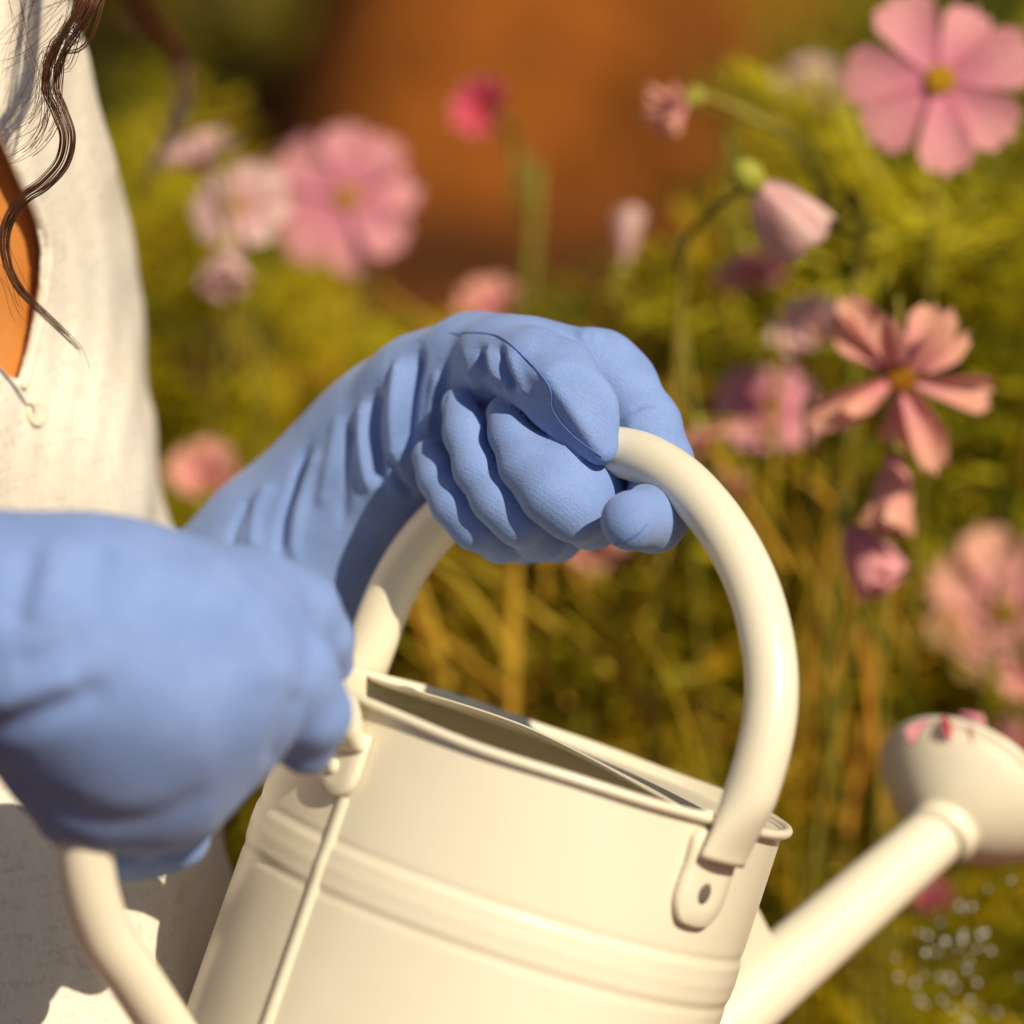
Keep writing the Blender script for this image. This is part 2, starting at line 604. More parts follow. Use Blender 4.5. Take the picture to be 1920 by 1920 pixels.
def lathe_can(prof, seg=160, wob=0.0):
    th = np.linspace(0, 2 * math.pi, seg, endpoint=False)
    V, F = [], []
    for i, (r, a) in enumerate(prof):
        rr = r + (wob * (np.sin(3 * th + a * .03) * .5 + np.sin(5 * th + 1.3 - a * .05) * .4) if 0 < r else 0)
        V.append(can(rr * np.cos(th), rr * np.sin(th), np.full(seg, a)))
    V = np.concatenate(V)
    for i in range(len(prof) - 1):
        for j in range(seg):
            k = (j + 1) % seg
            F.append((i * seg + j, i * seg + k, (i + 1) * seg + k, (i + 1) * seg + j))
    return V, F

def build_can():
    root = empty('watering_can', can(0, 0, -190))
    tag(root, 'cream enamelled metal watering can held tilted by two blue gloves', 'watering can')
    m = M['can']
    prof = []
    for a in np.concatenate([np.linspace(0, -40, 12), np.linspace(-41, -66, 72), np.linspace(-70, -188, 24)]):
        x = (a + 52.5)
        r = 84.6 + .5 / (1 + math.exp(-(6.4 - abs(x)) / .55)) - .28 * math.exp(-((abs(x) - 8.6) / 1.5) ** 2) + .18 * math.exp(-(x / 2.2) ** 2)
        r += .008 * (-a)          # very slight flare
        prof.append((r, a))
    prof += [(86.3, -189.5), (85, -190.5), (82, -190), (81, -186), (0.01, -186)]
    outer = prof
    inner = [(0.01, -184.5), (84.8, -184.5), (84.9, -100), (83.9, -30), (83.6, 0)]
    V, F = lathe_can(inner + [(84.0, .8)] + outer, wob=.18)
    mk('body', V, F, m, root)
    # rolled rim
    th = np.linspace(0, 2 * math.pi, 161)
    wob = .35 * np.sin(4 * th + .5) + .2 * np.sin(9 * th)
    path = can(86.0 * np.cos(th), 86.0 * np.sin(th), .6 + wob)
    V, F = sweep(path, .0017, seg=12, caps=False)
    rim = mk('rim', V, F, m, root)
    # half cover on the spout side, free edge arched up
    nu, nv = 26, 48
    top, idx = [], {}
    t0 = -9.0
    for i in range(nu):
        u = i / (nu - 1)
        for j in range(nv):
            q = -1 + 2 * j / (nv - 1)
            s = t0 + (84.2 - t0) * u ** 1.15
            wmax = math.sqrt(max(84.3 ** 2 - s * s, 0.5))
            p = q * wmax
            rise = 6.5 * (1 - abs(q) ** 1.6) * math.exp(-((s - t0) / 34.0))
            lip = 1.3 * math.exp(-((s - t0) / 1.6) ** 2)
            edge = -1.6 + 1.6 * abs(q) ** 8
            crease = .9 * math.exp(-((q + .72) / .05) ** 2) * math.exp(-((s - t0) / 14.0))
            top.append((s - 2.0 * (1 - q * q) * math.exp(-((s - t0) / 12)), p, edge + rise + lip + crease))
    top = np.array(top)
    bot = top - np.array([0, 0, .8])
    Vt = can(top[:, 0], top[:, 1], top[:, 2]); Vb = can(bot[:, 0], bot[:, 1], bot[:, 2])
    F = []
    nt_ = len(top)
    for i in range(nu - 1):
        for j in range(nv - 1):
            a, b, c, d = i * nv + j, i * nv + j + 1, (i + 1) * nv + j + 1, (i + 1) * nv + j
            F.append((a, d, c, b)); F.append((nt_ + a, nt_ + b, nt_ + c, nt_ + d))
    for j in range(nv - 1):
        F.append((j, j + 1, nt_ + j + 1, nt_ + j))
    mk('half_cover', np.concatenate([Vt, Vb]), F, m, root)
    # small tab where the cover meets the near rim
    V, F = sweep(can(np.array([-9, -7.5]), np.array([81, 86.5]), np.array([1.2, 2.6])), [.0016, .0012], seg=8)
    mk('cover_tab', V, F, m, root)
    # lock seam under the rear handle
    ang = math.pi - math.radians(3.0)
    V, F = [], []
    aa = np.linspace(-30, -187, 60)
    for a in aa:
        x = a + 52.5
        rb = 84.6 + 1.9 * math.exp(-(x / 4.2) ** 2) * .22 + .008 * (-a)
        for dth, h in ((-.026, -.3), (-.020, 1.15), (0, 1.45), (.020, 1.15), (.026, -.3)):
            V.append(can((rb + h) * math.cos(ang + dth), (rb + h) * math.sin(ang + dth), a))
    for i in range(len(aa) - 1):
        for j in range(4):
            F.append((i * 5 + j, i * 5 + j + 1, (i + 1) * 5 + j + 1, (i + 1) * 5 + j))
    mk('lock_seam', np.array(V), F, m, root)

    # top handle: tube whose ends are squashed flat
    half = np.array([(91.5, -11), (93.0, 2), (93.6, 16), (92.2, 32), (88.0, 46), (80.5, 59), (68.5, 73),
                     (54, 84.5), (37, 94), (19, 100.5), (0, 103)])
    pts = np.concatenate([half, half[:-1][::-1] * [-1, 1]])
    pts[:, 0] -= 1.5
    c = catmull(pts, 7)
    path = can(np.zeros(len(c)), c[:, 0], c[:, 1])
    fl = np.clip((c[:, 1] + 11) / 26, 0, 1); fl = fl * fl * (3 - 2 * fl)
    rs = (10.6 - 1.9 * fl) * .001         # width along s
    rp = (3.0 + 5.7 * fl) * .001
    V, F = sweep(path, rs, rp, seg=28, side=SW)
    hd = mk('top_handle', V, F, m, root)
    for sgn in (1, -1):
        # tongue: flattened tube end riveted to the wall
        outl = [(-10, -3), (10, -3), (11, -14), (11.2, -25), (9, -30.5), (5, -33.5), (-5, -33.5), (-9.5, -30), (-11.2, -24), (-10.8, -14)]
        plate_on_wall('tongue', outl, sgn * math.pi / 2, 85.4, 88.1, m, root)
        th0 = sgn * math.pi / 2
        rivet(th0 + .01 * sgn, -22.5, 88.1, 2.7, M['dark_metal'], root, sink=True)
    # rear handle
    rp_ = np.array([(-87.5, -14), (-96, -5), (-112, 1), (-134, -1), (-155, -11), (-170, -28), (-177, -48), (-175, -67),
                    (-160, -87), (-142, -100), (-122, -114), (-104, -127), (-90, -140), (-86.5, -150)])
    c = catmull(rp_, 7)
    path = can(c[:, 0], np.zeros(len(c)), c[:, 1])
    n = len(c)
    e = np.minimum(np.arange(n), np.arange(n)[::-1]) / 9.0
    fl = np.clip(e, 0, 1); fl = fl * fl * (3 - 2 * fl)
    V, F = sweep(path, (8.6 - .2 * fl) * .001, (3.0 + 5.4 * fl) * .001, seg=24, side=PWv)
    mk('rear_handle', V, F, m, root)
    plate_on_wall('tongue', [(-8, -9), (8, -9), (8.6, -22), (7, -27.5), (3, -30.5), (-3, -30.5), (-7, -27.5), (-8.6, -22)], math.pi, 85.2, 88.4, m, root)
    rivet(math.pi + .02, -22, 88.2, 2.6, m, root)
    # spout: tapered tube and stiffening strip
    s0 = np.array([72.0, -142.0]); s1 = np.array([221.5, 9.0])
    t = np.linspace(0, 1, 40)[:, None]
    c = s0 + (s1 - s0) * t
    V, F = sweep(can(c[:, 0], np.zeros(40), c[:, 1]), np.linspace(.0165, .0113, 40), seg=32)
    mk('spout', V, F, m, root)
    brace = []
    for sgn in (-1, 1):
        for (s, a) in ((83, -10), (90, -10), (136, -42), (160, -58), (150, -76), (83, -40)):
            brace.append((s, sgn * 4.5, a))
    brace = np.array(brace)
    n = 6
    F = [tuple(range(n)), tuple(range(2 * n - 1, n - 1, -1))] + [(i, i + n, (i + 1) % n + n, (i + 1) % n) for i in range(n)]
    mk('brace', can(brace[:, 0], brace[:, 1], brace[:, 2]), F, m, root, smooth=False)
    # rose
    end = C_ + .2215 * S_ + .009 * A_
    ax = nrm([.48, .60, -.64])
    e1 = nrm(np.cross(ax, [0, 1, 0])); e2 = np.cross(ax, e1)
    th = np.linspace(0, 2 * math.pi, 72, endpoint=False)
    def ring(r, h):
        return end + ax * h * .001 + (np.cos(th)[:, None] * e1 + np.sin(th)[:, None] * e2) * r * .001
    prof = [(10.6, -8), (12.4, -7.4), (13.6, -5), (13.4, -2.6), (12.6, -1.2), (14.6, -.2), (18.5, 2.2), (23, 5.6), (27.5, 9.6), (31.2, 13.6), (33.4, 16.8), (34.0, 18.4),
            (35.6, 18.8), (36.6, 20), (36.2, 21.4), (34.6, 21.8), (33, 21.8), (25, 23.6), (12, 25.2), (.1, 25.8)]
    V = np.concatenate([c2w(ring(r, h)) for r, h in prof])
    ns = len(th)
    F = [(i * ns + j, (i + 1) * ns + j, (i + 1) * ns + (j + 1) % ns, i * ns + (j + 1) % ns) for i in range(len(prof) - 1) for j in range(ns)]
    rose = mk('rose', V, F, m, root)
    # holes in the rose's face
    hv = []
    for rr, cnt in ((0.1, 1), (7, 7), (14, 13), (21, 19), (27, 25)):
        for i in range(cnt):
            t = 2 * math.pi * i / cnt
            h = 25.9 - (rr / 32) ** 2 * 4.2
            c0 = end + ax * h * .001 + (math.cos(t) * e1 + math.sin(t) * e2) * rr * .001
            k = np.arange(8) * math.pi / 4
            hv.append((c2w(c0 + (np.cos(k)[:, None] * e1 + np.sin(k)[:, None] * e2) * .0009), [tuple(range(8))]))
    V, F = join(hv)
    ho = mk('spray_holes', V, F, M['dark_metal'], rose)
    return end, ax

def plate_on_wall(name, outl, th0, r0, r1, m, root):
    """outline in mm (sideways, height) bent round the can wall"""
    o = np.array(outl, float)
    n = len(o)
    c = catmull(np.concatenate([o, o[:1]]), 3)[:-1]
    n = len(c)
    V, F = [], []
    ctr = c.mean(0)
    for r, sh in ((r0, 1.0), (r1 - .6, 1.0), (r1, .94), (r1 + .05, .5)):
        for x, y in c:
            X = ctr + (np.array([x, y]) - ctr) * sh
            a = th0 + X[0] / 88.0
            V.append(can(r * math.cos(a), r * math.sin(a), X[1]))
    for k in range(3):
        for i in range(n):
            j = (i + 1) % n
            F.append((k * n + i, k * n + j, (k + 1) * n + j, (k + 1) * n + i))
    F.append(tuple(3 * n + i for i in range(n)))
    o = mk(name, np.array(V), F, m, root)
    return o

def rivet(th, a, r, rad, m, root, sink=False):
    er = np.array([math.cos(th), math.sin(th)]); et = np.array([-math.sin(th), math.cos(th)])
    prof = [(1.0, -.4), (1.0, .12), (.8, .3), (.45, .38), (.02, .4)] if sink else [(1.0, -.5), (1.0, .6), (.85, 1.3), (.5, 1.8), (.02, 2.0)]
    seg = 18
    V, F = [], []
    for q, h in prof:
        for j in range(seg):
            t = 2 * math.pi * j / seg
            x = er * (r + h) + et * (q * rad * math.cos(t))
            V.append(can(x[0], x[1], a + q * rad * (1.3 if sink else 1) * math.sin(t)))
    for i in range(len(prof) - 1):
        for j in range(seg):
            k = (j + 1) % seg
            F.append((i * seg + j, i * seg + k, (i + 1) * seg + k, (i + 1) * seg + j))
    return mk('rivet', np.array(V), F, m, root)

ROSE_END, ROSE_AX = build_can()

# ------------------------------------------------------------------ person
person = empty('person', (-.33, .12, 0.0))
tag(person, 'person in cream linen shirt and blue gloves gripping the watering can', 'person')

def pr(*a):            # (px,py,z,radius mm) -> (point, radius)
    return (P(a[0], a[1], a[2]).astype(np.float32), a[3] * .001)

# --- far glove: left hand wrapped round the top handle
LH = dict(
    arm=[pr(150, 1450, -160, 40), pr(400, 1225, -132, 37), pr(550, 1052, -118, 33), pr(690, 900, -104, 28.5), pr(770, 815, -90, 26), pr(840, 760, -76, 23)],
    thenar=[pr(800, 735, -68, 20), pr(885, 682, -54, 16), pr(985, 672, -34, 13.5)],
    heel=[pr(780, 825, -80, 20), pr(840, 850, -82, 15)],
    back=[pr(850, 760, -76, 22), pr(1000, 720, -66, 18), pr(1130, 690, -38, 12)],
    web=[pr(960, 690, -38, 15), pr(1125, 700, -30, 12.5)],
    thumb=[pr(930, 668, -34, 13.5), pr(1000, 690, -15, 13), pr(1054, 742, -1, 12.4), pr(1094, 795, 5, 9.8), pr(1125, 840, 6, 4.4)],
    thumb2=[pr(1060, 700, -9, 11.5), pr(1100, 770, 0, 9.5), pr(1128, 835, 4, 4.6)],
    index=[pr(1118, 690, -34, 12), pr(1165, 722, -30, 11.4), pr(1215, 800, -22, 10.8), pr(1238, 868, -14, 10.4), pr(1244, 930, -4, 10.6), pr(1226, 972, 14, 10.2), pr(1184, 976, 27, 10.0)],
    middle=[pr(944, 774, -20, 5.9), pr(957, 815, -13, 6.2), pr(985, 872, -6, 7.6), pr(1032, 922, 0, 9.2), pr(1078, 956, 0, 9.4), pr(1110, 972, -14, 9.4), pr(1110, 965, -42, 10), pr(1090, 850, -74, 11), pr(1080, 730, -70, 12)],
    middle2=[pr(1000, 855, -12, 8), pr(1052, 888, -7, 11), pr(1100, 922, -7, 10.2), pr(1142, 932, -18, 9)],
    ring=[pr(861, 760, -35, 6.5), pr(871, 812, -26, 6.5), pr(893, 880, -19, 6.7), pr(930, 936, -13, 7.0), pr(972, 974, -12, 7.4), pr(1012, 1000, -26, 8.4), pr(1040, 1000, -50, 9), pr(1030, 880, -86, 10.5), pr(1010, 760, -86, 12)],
    pinky=[pr(806, 856, -42, 6.5), pr(822, 895, -35, 6.6), pr(848, 945, -27, 6.7), pr(890, 988, -24, 7.0), pr(940, 1010, -34, 7.6), pr(985, 1008, -62, 8.2), pr(970, 900, -96, 10), pr(930, 800, -92, 12)],
)
TH_A = P(1034, 720, 11).astype(np.float32)
_e = nrm([.823, .569, 0])
TH_N1 = nrm(.32 * _e + np.array([0, 0, .94])).astype(np.float32)
TH_N2 = nrm(-.78 * _e + np.array([0, 0, .62])).astype(np.float32)
def smax(a, b, k): return -smin(-a, -b, k)
def f_left(p):
    arm = chain(p, LH['arm'], .02)
    palm = smin(arm, chain(p, LH['thenar'], .01), .012)
    palm = smin(palm, chain(p, LH['heel'], .01), .010)
    palm = smin(palm, chain(p, LH['back'], .01), .014)
    palm = smin(palm, chain(p, LH['web'], .01), .010)
    th = smin(chain(p, LH['thumb'], .006), chain(p, LH['thumb2'], .006), .005)
    th = smax(th, (p - TH_A) @ TH_N1, .0022)
    th = smax(th, (p - TH_A) @ TH_N2, .0022)
    palm = smin(palm, th, .004)
    d = palm
    d = smin(d, chain(p, LH['index'], .006), .004)
    for n in ('middle', 'ring', 'pinky'):
        c = chain(p, LH[n], .006)
        if n == 'middle': c = smin(c, chain(p, LH['middle2'], .006), .006)
        d = smin(d, c, .0005)
    return d

def bounds(chains, pad=.012):
    pts = np.array([c for ch in chains for c, _ in ch]); r = np.array([[q] for ch in chains for _, q in ch])
    return (pts - r).min(0) - pad, (pts + r).max(0) + pad

lo, hi = bounds(LH.values(), .010)
V, Q = surface_nets(f_left, lo, hi, .00115)
FOLDS_L = [
    ([(786, 650), (772, 740), (764, 850)], 10, -3.6), ([(752, 665), (737, 760), (742, 880)], 11, 3.2),
    ([(708, 725), (700, 810), (716, 920)], 12, -3.4), ([(684, 750), (680, 830), (694, 930)], 10, 2.6),
    ([(728, 850), (748, 900), (775, 930)], 8, -1.8), ([(820, 690), (808, 760), (800, 820)], 9, 1.4),
    ([(840, 680), (832, 730), (822, 760)], 8, -1.2),
    ([(899, 648), (908, 700), (950, 733)], 8, -2.4), ([(935, 645), (943, 692), (966, 733)], 7, -2.4),
    ([(917, 646), (925, 698), (957, 738)], 6, 1.8), ([(955, 655), (968, 700), (990, 745)], 9, 1.3), ([(875, 650), (880, 700), (905, 735)], 9, 1.2),
    ([(580, 830), (536, 955), (520, 1050)], 10, -2.6), ([(605, 830), (562, 950), (548, 1060)], 12, 2.2),
    ([(470, 930), (440, 985), (430, 1040)], 9, -1.8), ([(505, 905), (480, 960), (470, 1040)], 12, 1.6),
    ([(640, 770), (618, 870), (600, 960)], 13, 1.6), ([(665, 790), (650, 870), (640, 1000)], 11, -1.6),
    ([(1180, 770), (1220, 755), (1255, 775)], 9, -1.0), ([(1170, 800), (1205, 770), (1250, 765)], 12, .8),
    ([(1085, 640), (1105, 625), (1125, 640)], 16, 1.6),
]
nv = vnormals(V, Q)
V = fold(V, nv, FOLDS_L)
V = V + nv * (vnoise(V * 260, 11) * .00018 + vnoise(V * 90, 12) * .00045)[:, None]
LV, LQ = V, Q
glove_l = mk('glove', c2w(V), Q, M['glove'], person)
glove_l["label"] = 'blue knit glove closed round the top handle, thumb over it'

def seam_on(Vc, Qc, polys, rad, owner):
    bvh = BVHTree.FromPolygons([tuple(map(float, v)) for v in Vc], [tuple(map(int, q)) for q in Qc])
    o = Vector((0, 0, D))
    for poly in polys:
        c = catmull(poly, 10)
        pts = []
        for x, y in c:
            t = Vector(P(x, y, 0))
            hit = bvh.ray_cast(o, (t - o).normalized())
            if hit[0] is not None:
                h = np.array(hit[0]) + np.array(hit[1]) * .00022
                if not pts or np.linalg.norm(h - pts[-1]) < .012: pts.append(h)
        if len(pts) > 3:
            pts = np.array(pts)
            pts[1:-1] = (pts[:-2] + pts[1:-1] * 2 + pts[2:]) / 4
            v, f = sweep(c2w(pts), rad * (.35 + .65 * np.sin(np.linspace(.05, 3.09, len(pts))) ** .5), seg=6)
            mk('seam', v, f, M['seam'], owner)

def cr(pts): return [(640 + .3646 * x, 560 + .3646 * y) for x, y in pts]
seam_on(LV, LQ, [cr([(560, 180), (720, 177), (830, 205), (930, 290), (1040, 405), (1080, 480), (1090, 570), (1180, 690), (1340, 812)]),
                 cr([(1370, 1275), (1440, 1252), (1530, 1205), (1575, 1150)])], .00024, glove_l)

# --- near glove: right hand on the rear handle
RH = dict(
    arm=[pr(-420, 1120, 125, 36), pr(-60, 1178, 140, 34), pr(110, 1200, 140, 36), pr(210, 1240, 132, 38)],
    hand=[pr(200, 1235, 132, 38), pr(300, 1255, 128, 40), pr(395, 1235, 122, 33), pr(465, 1195, 110, 21)],
    low=[pr(215, 1380, 120, 35), pr(285, 1395, 116, 31), pr(365, 1345, 112, 25)],
    index=[pr(470, 1125, 112, 16), pr(565, 1148, 104, 12), pr(610, 1198, 98, 8.2), pr(628, 1245, 90, 6.6)],
    thumb=[pr(455, 1215, 128, 15), pr(545, 1262, 126, 14), pr(585, 1335, 118, 11.6), pr(574, 1396, 108, 10.4)],
    fing=[pr(170, 1500, 112, 18), pr(215, 1570, 106, 12.5), pr(258, 1592, 100, 9.5)],
    fing2=[pr(320, 1500, 96, 16), pr(318, 1560, 92, 11.5), pr(285, 1596, 88, 8.5)],
)
def f_right(p):
    d = smin(chain(p, RH['arm'], .01), chain(p, RH['hand'], .01), .014)
    d = smin(d, chain(p, RH['low'], .01), .014)
    d = smin(d, chain(p, RH['index'], .005), .006)
    d = smin(d, chain(p, RH['thumb'], .005), .0022)
    d = smin(d, chain(p, RH['fing'], .005), .003)
    d = smin(d, chain(p, RH['fing2'], .005), .002)
    return d
lo, hi = bounds(RH.values(), .014)
V, Q = surface_nets(f_right, lo, hi, .0020)
nv = vnormals(V, Q)
V = fold(V, nv, [
    ([(-160, 1420), (0, 1365), (110, 1325), (220, 1280)], 30, -2.6), ([(-20, 1330), (60, 1300), (150, 1270)], 28, 2.0),
    ([(60, 1020), (40, 1110), (20, 1180)], 24, -2.0), ([(110, 1000), (100, 1080), (70, 1180)], 30, 1.4),
    ([(60, 1480), (170, 1540), (290, 1540), (420, 1470)], 26, -1.6), ([(560, 1290), (530, 1365), (500, 1440)], 14, -2.0),
    ([(350, 1060), (470, 1180), (530, 1300)], 40, 1.5),
    ([(20, 1250), (90, 1230), (170, 1180)], 22, -1.4), ([(200, 1000), (180, 1080), (170, 1150)], 22, -1.2),
])
V = V + nv * (vnoise(V * 60, 21) * .0008 + vnoise(V * 160, 22) * .0004)[:, None]
glove_r = mk('glove', c2w(V), Q, M['glove'], person)
glove_r["label"] = 'blue knit glove in a fist on the rear handle'

# --- torso and shirt
FACE = nrm([.70, .0, .71]); LEFT = nrm([.71, 0, -.70])
TAX = nrm([.03, .95, .30])
TC = P(30, 720, -50) - FACE * .115
TC = TC + np.array([-.012, 0, 0])
def torso(p):
    q = p - TC.astype(np.float32)
    y = q @ TAX.astype(np.float32)
    q = q - y[:, None] * TAX.astype(np.float32)
    u = q @ LEFT.astype(np.float32); v = q @ FACE.astype(np.float32)
    wid = np.interp(y, [-.45, -.25, -.1, .02, .08, .14, .19, .24], [.175, .15, .130, .130, .124, .108, .09, .05])
    dep = np.interp(y, [-.45, -.25, -.1, 0, .10, .2, .24], [.125, .105, .10, .112, .10, .075, .04])
    d = (np.sqrt((u / wid) ** 2 + (v / dep) ** 2) - 1) * np.minimum(wid, dep) * .95
    d = np.maximum(d, y - .245); d = np.maximum(d, -.46 - y)
    for sg in (-1, 1):
        c = TC + FACE * .072 + LEFT * .036 * sg - TAX * .035
        d = smin(d, np.linalg.norm(p - c.astype(np.float32), axis=1) - .046, .04)
    return d
SL_L = [pr(-145, 190, -205, 46), pr(-95, 330, -205, 50), pr(-35, 700, -205, 47), pr(5, 980, -200, 45), pr(70, 1180, -185, 44), pr(140, 1400, -165, 46)]
SL_R = [(TC + TAX * .165 - LEFT * .13, .052), (TC - LEFT * .20 - TAX * .06 + FACE * .02, .050), (P(-900, 1230, 70), .044), (P(-520, 1130, 118), .042)]
HIP = [pr(-40, 1500, -132, 68), pr(-15, 1720, -105, 76), pr(-40, 2150, -80, 95)]
def f_cloth(p):
    d = torso(p)
    d = smin(d, chain(p, SL_L, .03), .03)
    d = smin(d, chain(p, HIP, .03), .04)
    return smin(d, chain(p, SL_R, .03), .03)
VPOLY = np.array([(-260, -80), (-60, 90), (2, 258), (40, 350), (66, 415), (77, 470), (74, 520), (62, 600), (47, 665), (31, 722), (12, 702), (-40, 640), (-200, 420), (-300, 100)], float)
def in_poly_d(px, poly):
    d, _ = pl_dist(px, np.concatenate([poly, poly[:1]]))
    ins = np.zeros(len(px), bool)
    x, y = px[:, 0], px[:, 1]
    j = len(poly) - 1
    for i in range(len(poly)):
        xi, yi = poly[i]; xj, yj = poly[j]
        c = ((yi > y) != (yj > y)) & (x < (xj - xi) * (y - yi) / (yj - yi + 1e-9) + xi)
        ins ^= c
        j = i
    return np.where(ins, -d, d)
def cloth_folds(p):
    """soft hanging folds of loose linen"""
    px = to_px(p)
    k = (px[:, 0] - .16 * px[:, 1]) / 34.0
    a = np.sin(k + 1.2 * np.sin(px[:, 1] / 210.0) + .6)
    b = np.sin(k * .47 + px[:, 1] / 330.0 + 2.0)
    return .0026 * a * (.6 + .4 * b) + .0026 * b + .0009 * vnoise(p * 110, 31) + 0.0004 * np.sin(px[:, 0] / 9.0 + 2.5 * np.sin(px[:, 1] / 120.0))
def f_shirt(p):
    d0 = f_cloth(p)
    d = d0 - .004
    m = np.abs(d) < .012
    if m.any(): d[m] = d[m] - cloth_folds(p[m])
    near = (p[:, 2] > -.30)
    v = np.full(len(p), 1.0)
    m = near & (d < .02) & (d > -.03) & (p[:, 1] > .0)
    if m.any():
        v[m] = in_poly_d(to_px(p[m]), VPOLY) * .00019
    cut = np.maximum(v, -(d0 + .006))       # inside the opening and above the hollow
    return np.maximum(d, -cut)
slo = TC - np.array([.30, .46, .22]); shi = TC + np.array([.22, .26, .26])
slo[0] = min(slo[0], -.50)
V, Q = surface_nets(f_shirt, slo, shi, .0032, newton=3)
shirt = mk('shirt', c2w(V), Q, M['linen'], person)
# button
bvh = BVHTree.FromPolygons([tuple(map(float, v)) for v in V], [tuple(map(int, q)) for q in Q])
def hit_px(x, y):
    o = Vector((0, 0, D)); t = Vector(P(x, y, 0))
    h = bvh.ray_cast(o, (t - o).normalized())
    return (np.array(h[0]), np.array(h[1])) if h[0] is not None else (P(x, y, -60), np.array([0, 0, 1.]))
hp, hn = hit_px(66, 776)
e1 = nrm(np.cross(hn, [0, 1, 0])); e2 = np.cross(hn, e1)
prof = [(4.6, -.5), (4.8, .8), (4.4, 1.5), (3.4, 1.6), (2.9, 1.1), (.02, 1.0)]
th = np.linspace(0, 2 * math.pi, 24, endpoint=False)
V2 = np.concatenate([c2w(hp + hn * h * .001 + (np.cos(th)[:, None] * e1 + np.sin(th)[:, None] * e2) * r * .001) for r, h in prof])
F2 = [(i * 24 + j, i * 24 + (j + 1) % 24, (i + 1) * 24 + (j + 1) % 24, (i + 1) * 24 + j) for i in range(len(prof) - 1) for j in range(24)]
mk('button', V2, F2, M['button'], shirt)

# hem of the open neckline
hem = []
for x, y in catmull([(-62, 92), (0, 256), (43, 350), (70, 415), (81, 470), (78, 520), (66, 600), (51, 665), (33, 728)], 6):
    h, n_ = hit_px(x + 6, y)
    if not hem or np.linalg.norm(h - hem[-1]) < .03: hem.append(h + n_ * .0004)
hem = np.array(hem)
for _ in range(2): hem[1:-1] = (hem[:-2] + 2 * hem[1:-1] + hem[2:]) / 4
V2, F2 = sweep(c2w(hem), .0022, .0011, seg=8, side=RGT)
mk('neckline_hem', V2, F2, M['linen'], shirt)

# --- body (skin): torso under the shirt, neck and head above the frame, legs kneeling
NECK = [(TC + TAX * .18, .062), (TC + TAX * .27 + FACE * .02, .052), (TC + TAX * .33 + FACE * .035, .055)]
HEADC = TC + TAX * .40 + FACE * .055
def w2c(x): return (np.asarray(x, float) - REF) @ BASIS.T
KNEE = [[(w2c((-.36 + s * .085, .17, .40)), .085), (w2c((-.18 + s * .10, .02 + s * -.04, .075)), .062), (w2c((-.50 + s * .10, .28, .06)), .045), (w2c((-.62 + s * .10, .36, .05)), .035)] for s in (-1, 1)]
def f_body(p):
    d = torso(p)
    d = smin(d, chain(p, SL_L, .02) + .006, .03)
    d = smin(d, chain(p, SL_R, .02) + .006, .03)
    d = d + .0035
    d = smin(d, chain(p, NECK, .02), .03)
    q = (p - HEADC.astype(np.float32))
    u = q @ LEFT.astype(np.float32); v = q @ FACE.astype(np.float32); y = q @ TAX.astype(np.float32)
    h = (np.sqrt((u / .073) ** 2 + ((v - .005) / .092) ** 2 + (y / .104) ** 2) - 1) * .073
    jaw = (np.sqrt((u / .055) ** 2 + ((v - .035) / .055) ** 2 + ((y + .062) / .05) ** 2) - 1) * .05
    h = smin(h, jaw, .03)
    nose = seg_d(p, HEADC + FACE * .094 + TAX * .01, HEADC + FACE * .112 - TAX * .03, .008, .012)
    h = smin(h, nose, .012)
    for sg in (-1, 1):
        eye = np.linalg.norm(p - (HEADC + FACE * .094 + LEFT * .032 * sg + TAX * .008).astype(np.float32), axis=1) - .014
        h = np.maximum(h, -eye * .6 - .006)
        ear = seg_d(p, HEADC + LEFT * .074 * sg + TAX * .015, HEADC + LEFT * .072 * sg - TAX * .02, .014, .010)
        h = smin(h, ear, .008)
    lips = seg_d(p, HEADC + FACE * .088 + LEFT * .018 - TAX * .062, HEADC + FACE * .088 - LEFT * .018 - TAX * .062, .008, .008)
    h = smin(h, lips, .006)
    d = smin(d, h, .02)
    for k in KNEE:
        d = smin(d, chain(p, k, .03), .04)
    return d
blo = np.minimum(slo, [w2c((-.75, .5, .0))[0], w2c((0, 0, 0))[1] - .05, -.62]); bhi = np.maximum(shi, HEADC + .16)
blo[1] = min(w2c((0, -.1, 0))[1], w2c((0, .5, 0))[1]) - .02
V, Q = surface_nets(f_body, blo, bhi, .0085, newton=3)
body = mk('body', c2w(V), Q, M['skin'], person)
for sg in (-1, 1):
    ec = HEADC + FACE * .0835 + LEFT * .031 * sg + TAX * .010
    parts = []
    for rad, off, squash in ((.0105, 0, .55), (.0060, .0052, .85)):
        th_ = np.linspace(0, math.pi, 9); ph_ = np.linspace(0, 2 * math.pi, 13)[:-1]
        vv = [ec + FACE * off + (LEFT * math.sin(a) * math.cos(b) + TAX * math.cos(a) * squash + FACE * math.sin(a) * math.sin(b)) * rad for a in th_ for b in ph_]
        ff = [(i * 12 + j, (i + 1) * 12 + j, (i + 1) * 12 + (j + 1) % 12, i * 12 + (j + 1) % 12) for i in range(8) for j in range(12)]
        parts.append((c2w(np.array(vv)), ff))
    eye = mk('eye', *parts[0], M['button'], person)
    mk('iris', *parts[1], M['hair'], eye)
V_, F_ = sweep(c2w(catmull([HEADC + FACE * .094 + LEFT * .020 - TAX * .060, HEADC + FACE * .102 - TAX * .058, HEADC + FACE * .094 - LEFT * .020 - TAX * .060], 6)), .0055, seg=8)
mk('lips', V_, F_, M['lips'], person)
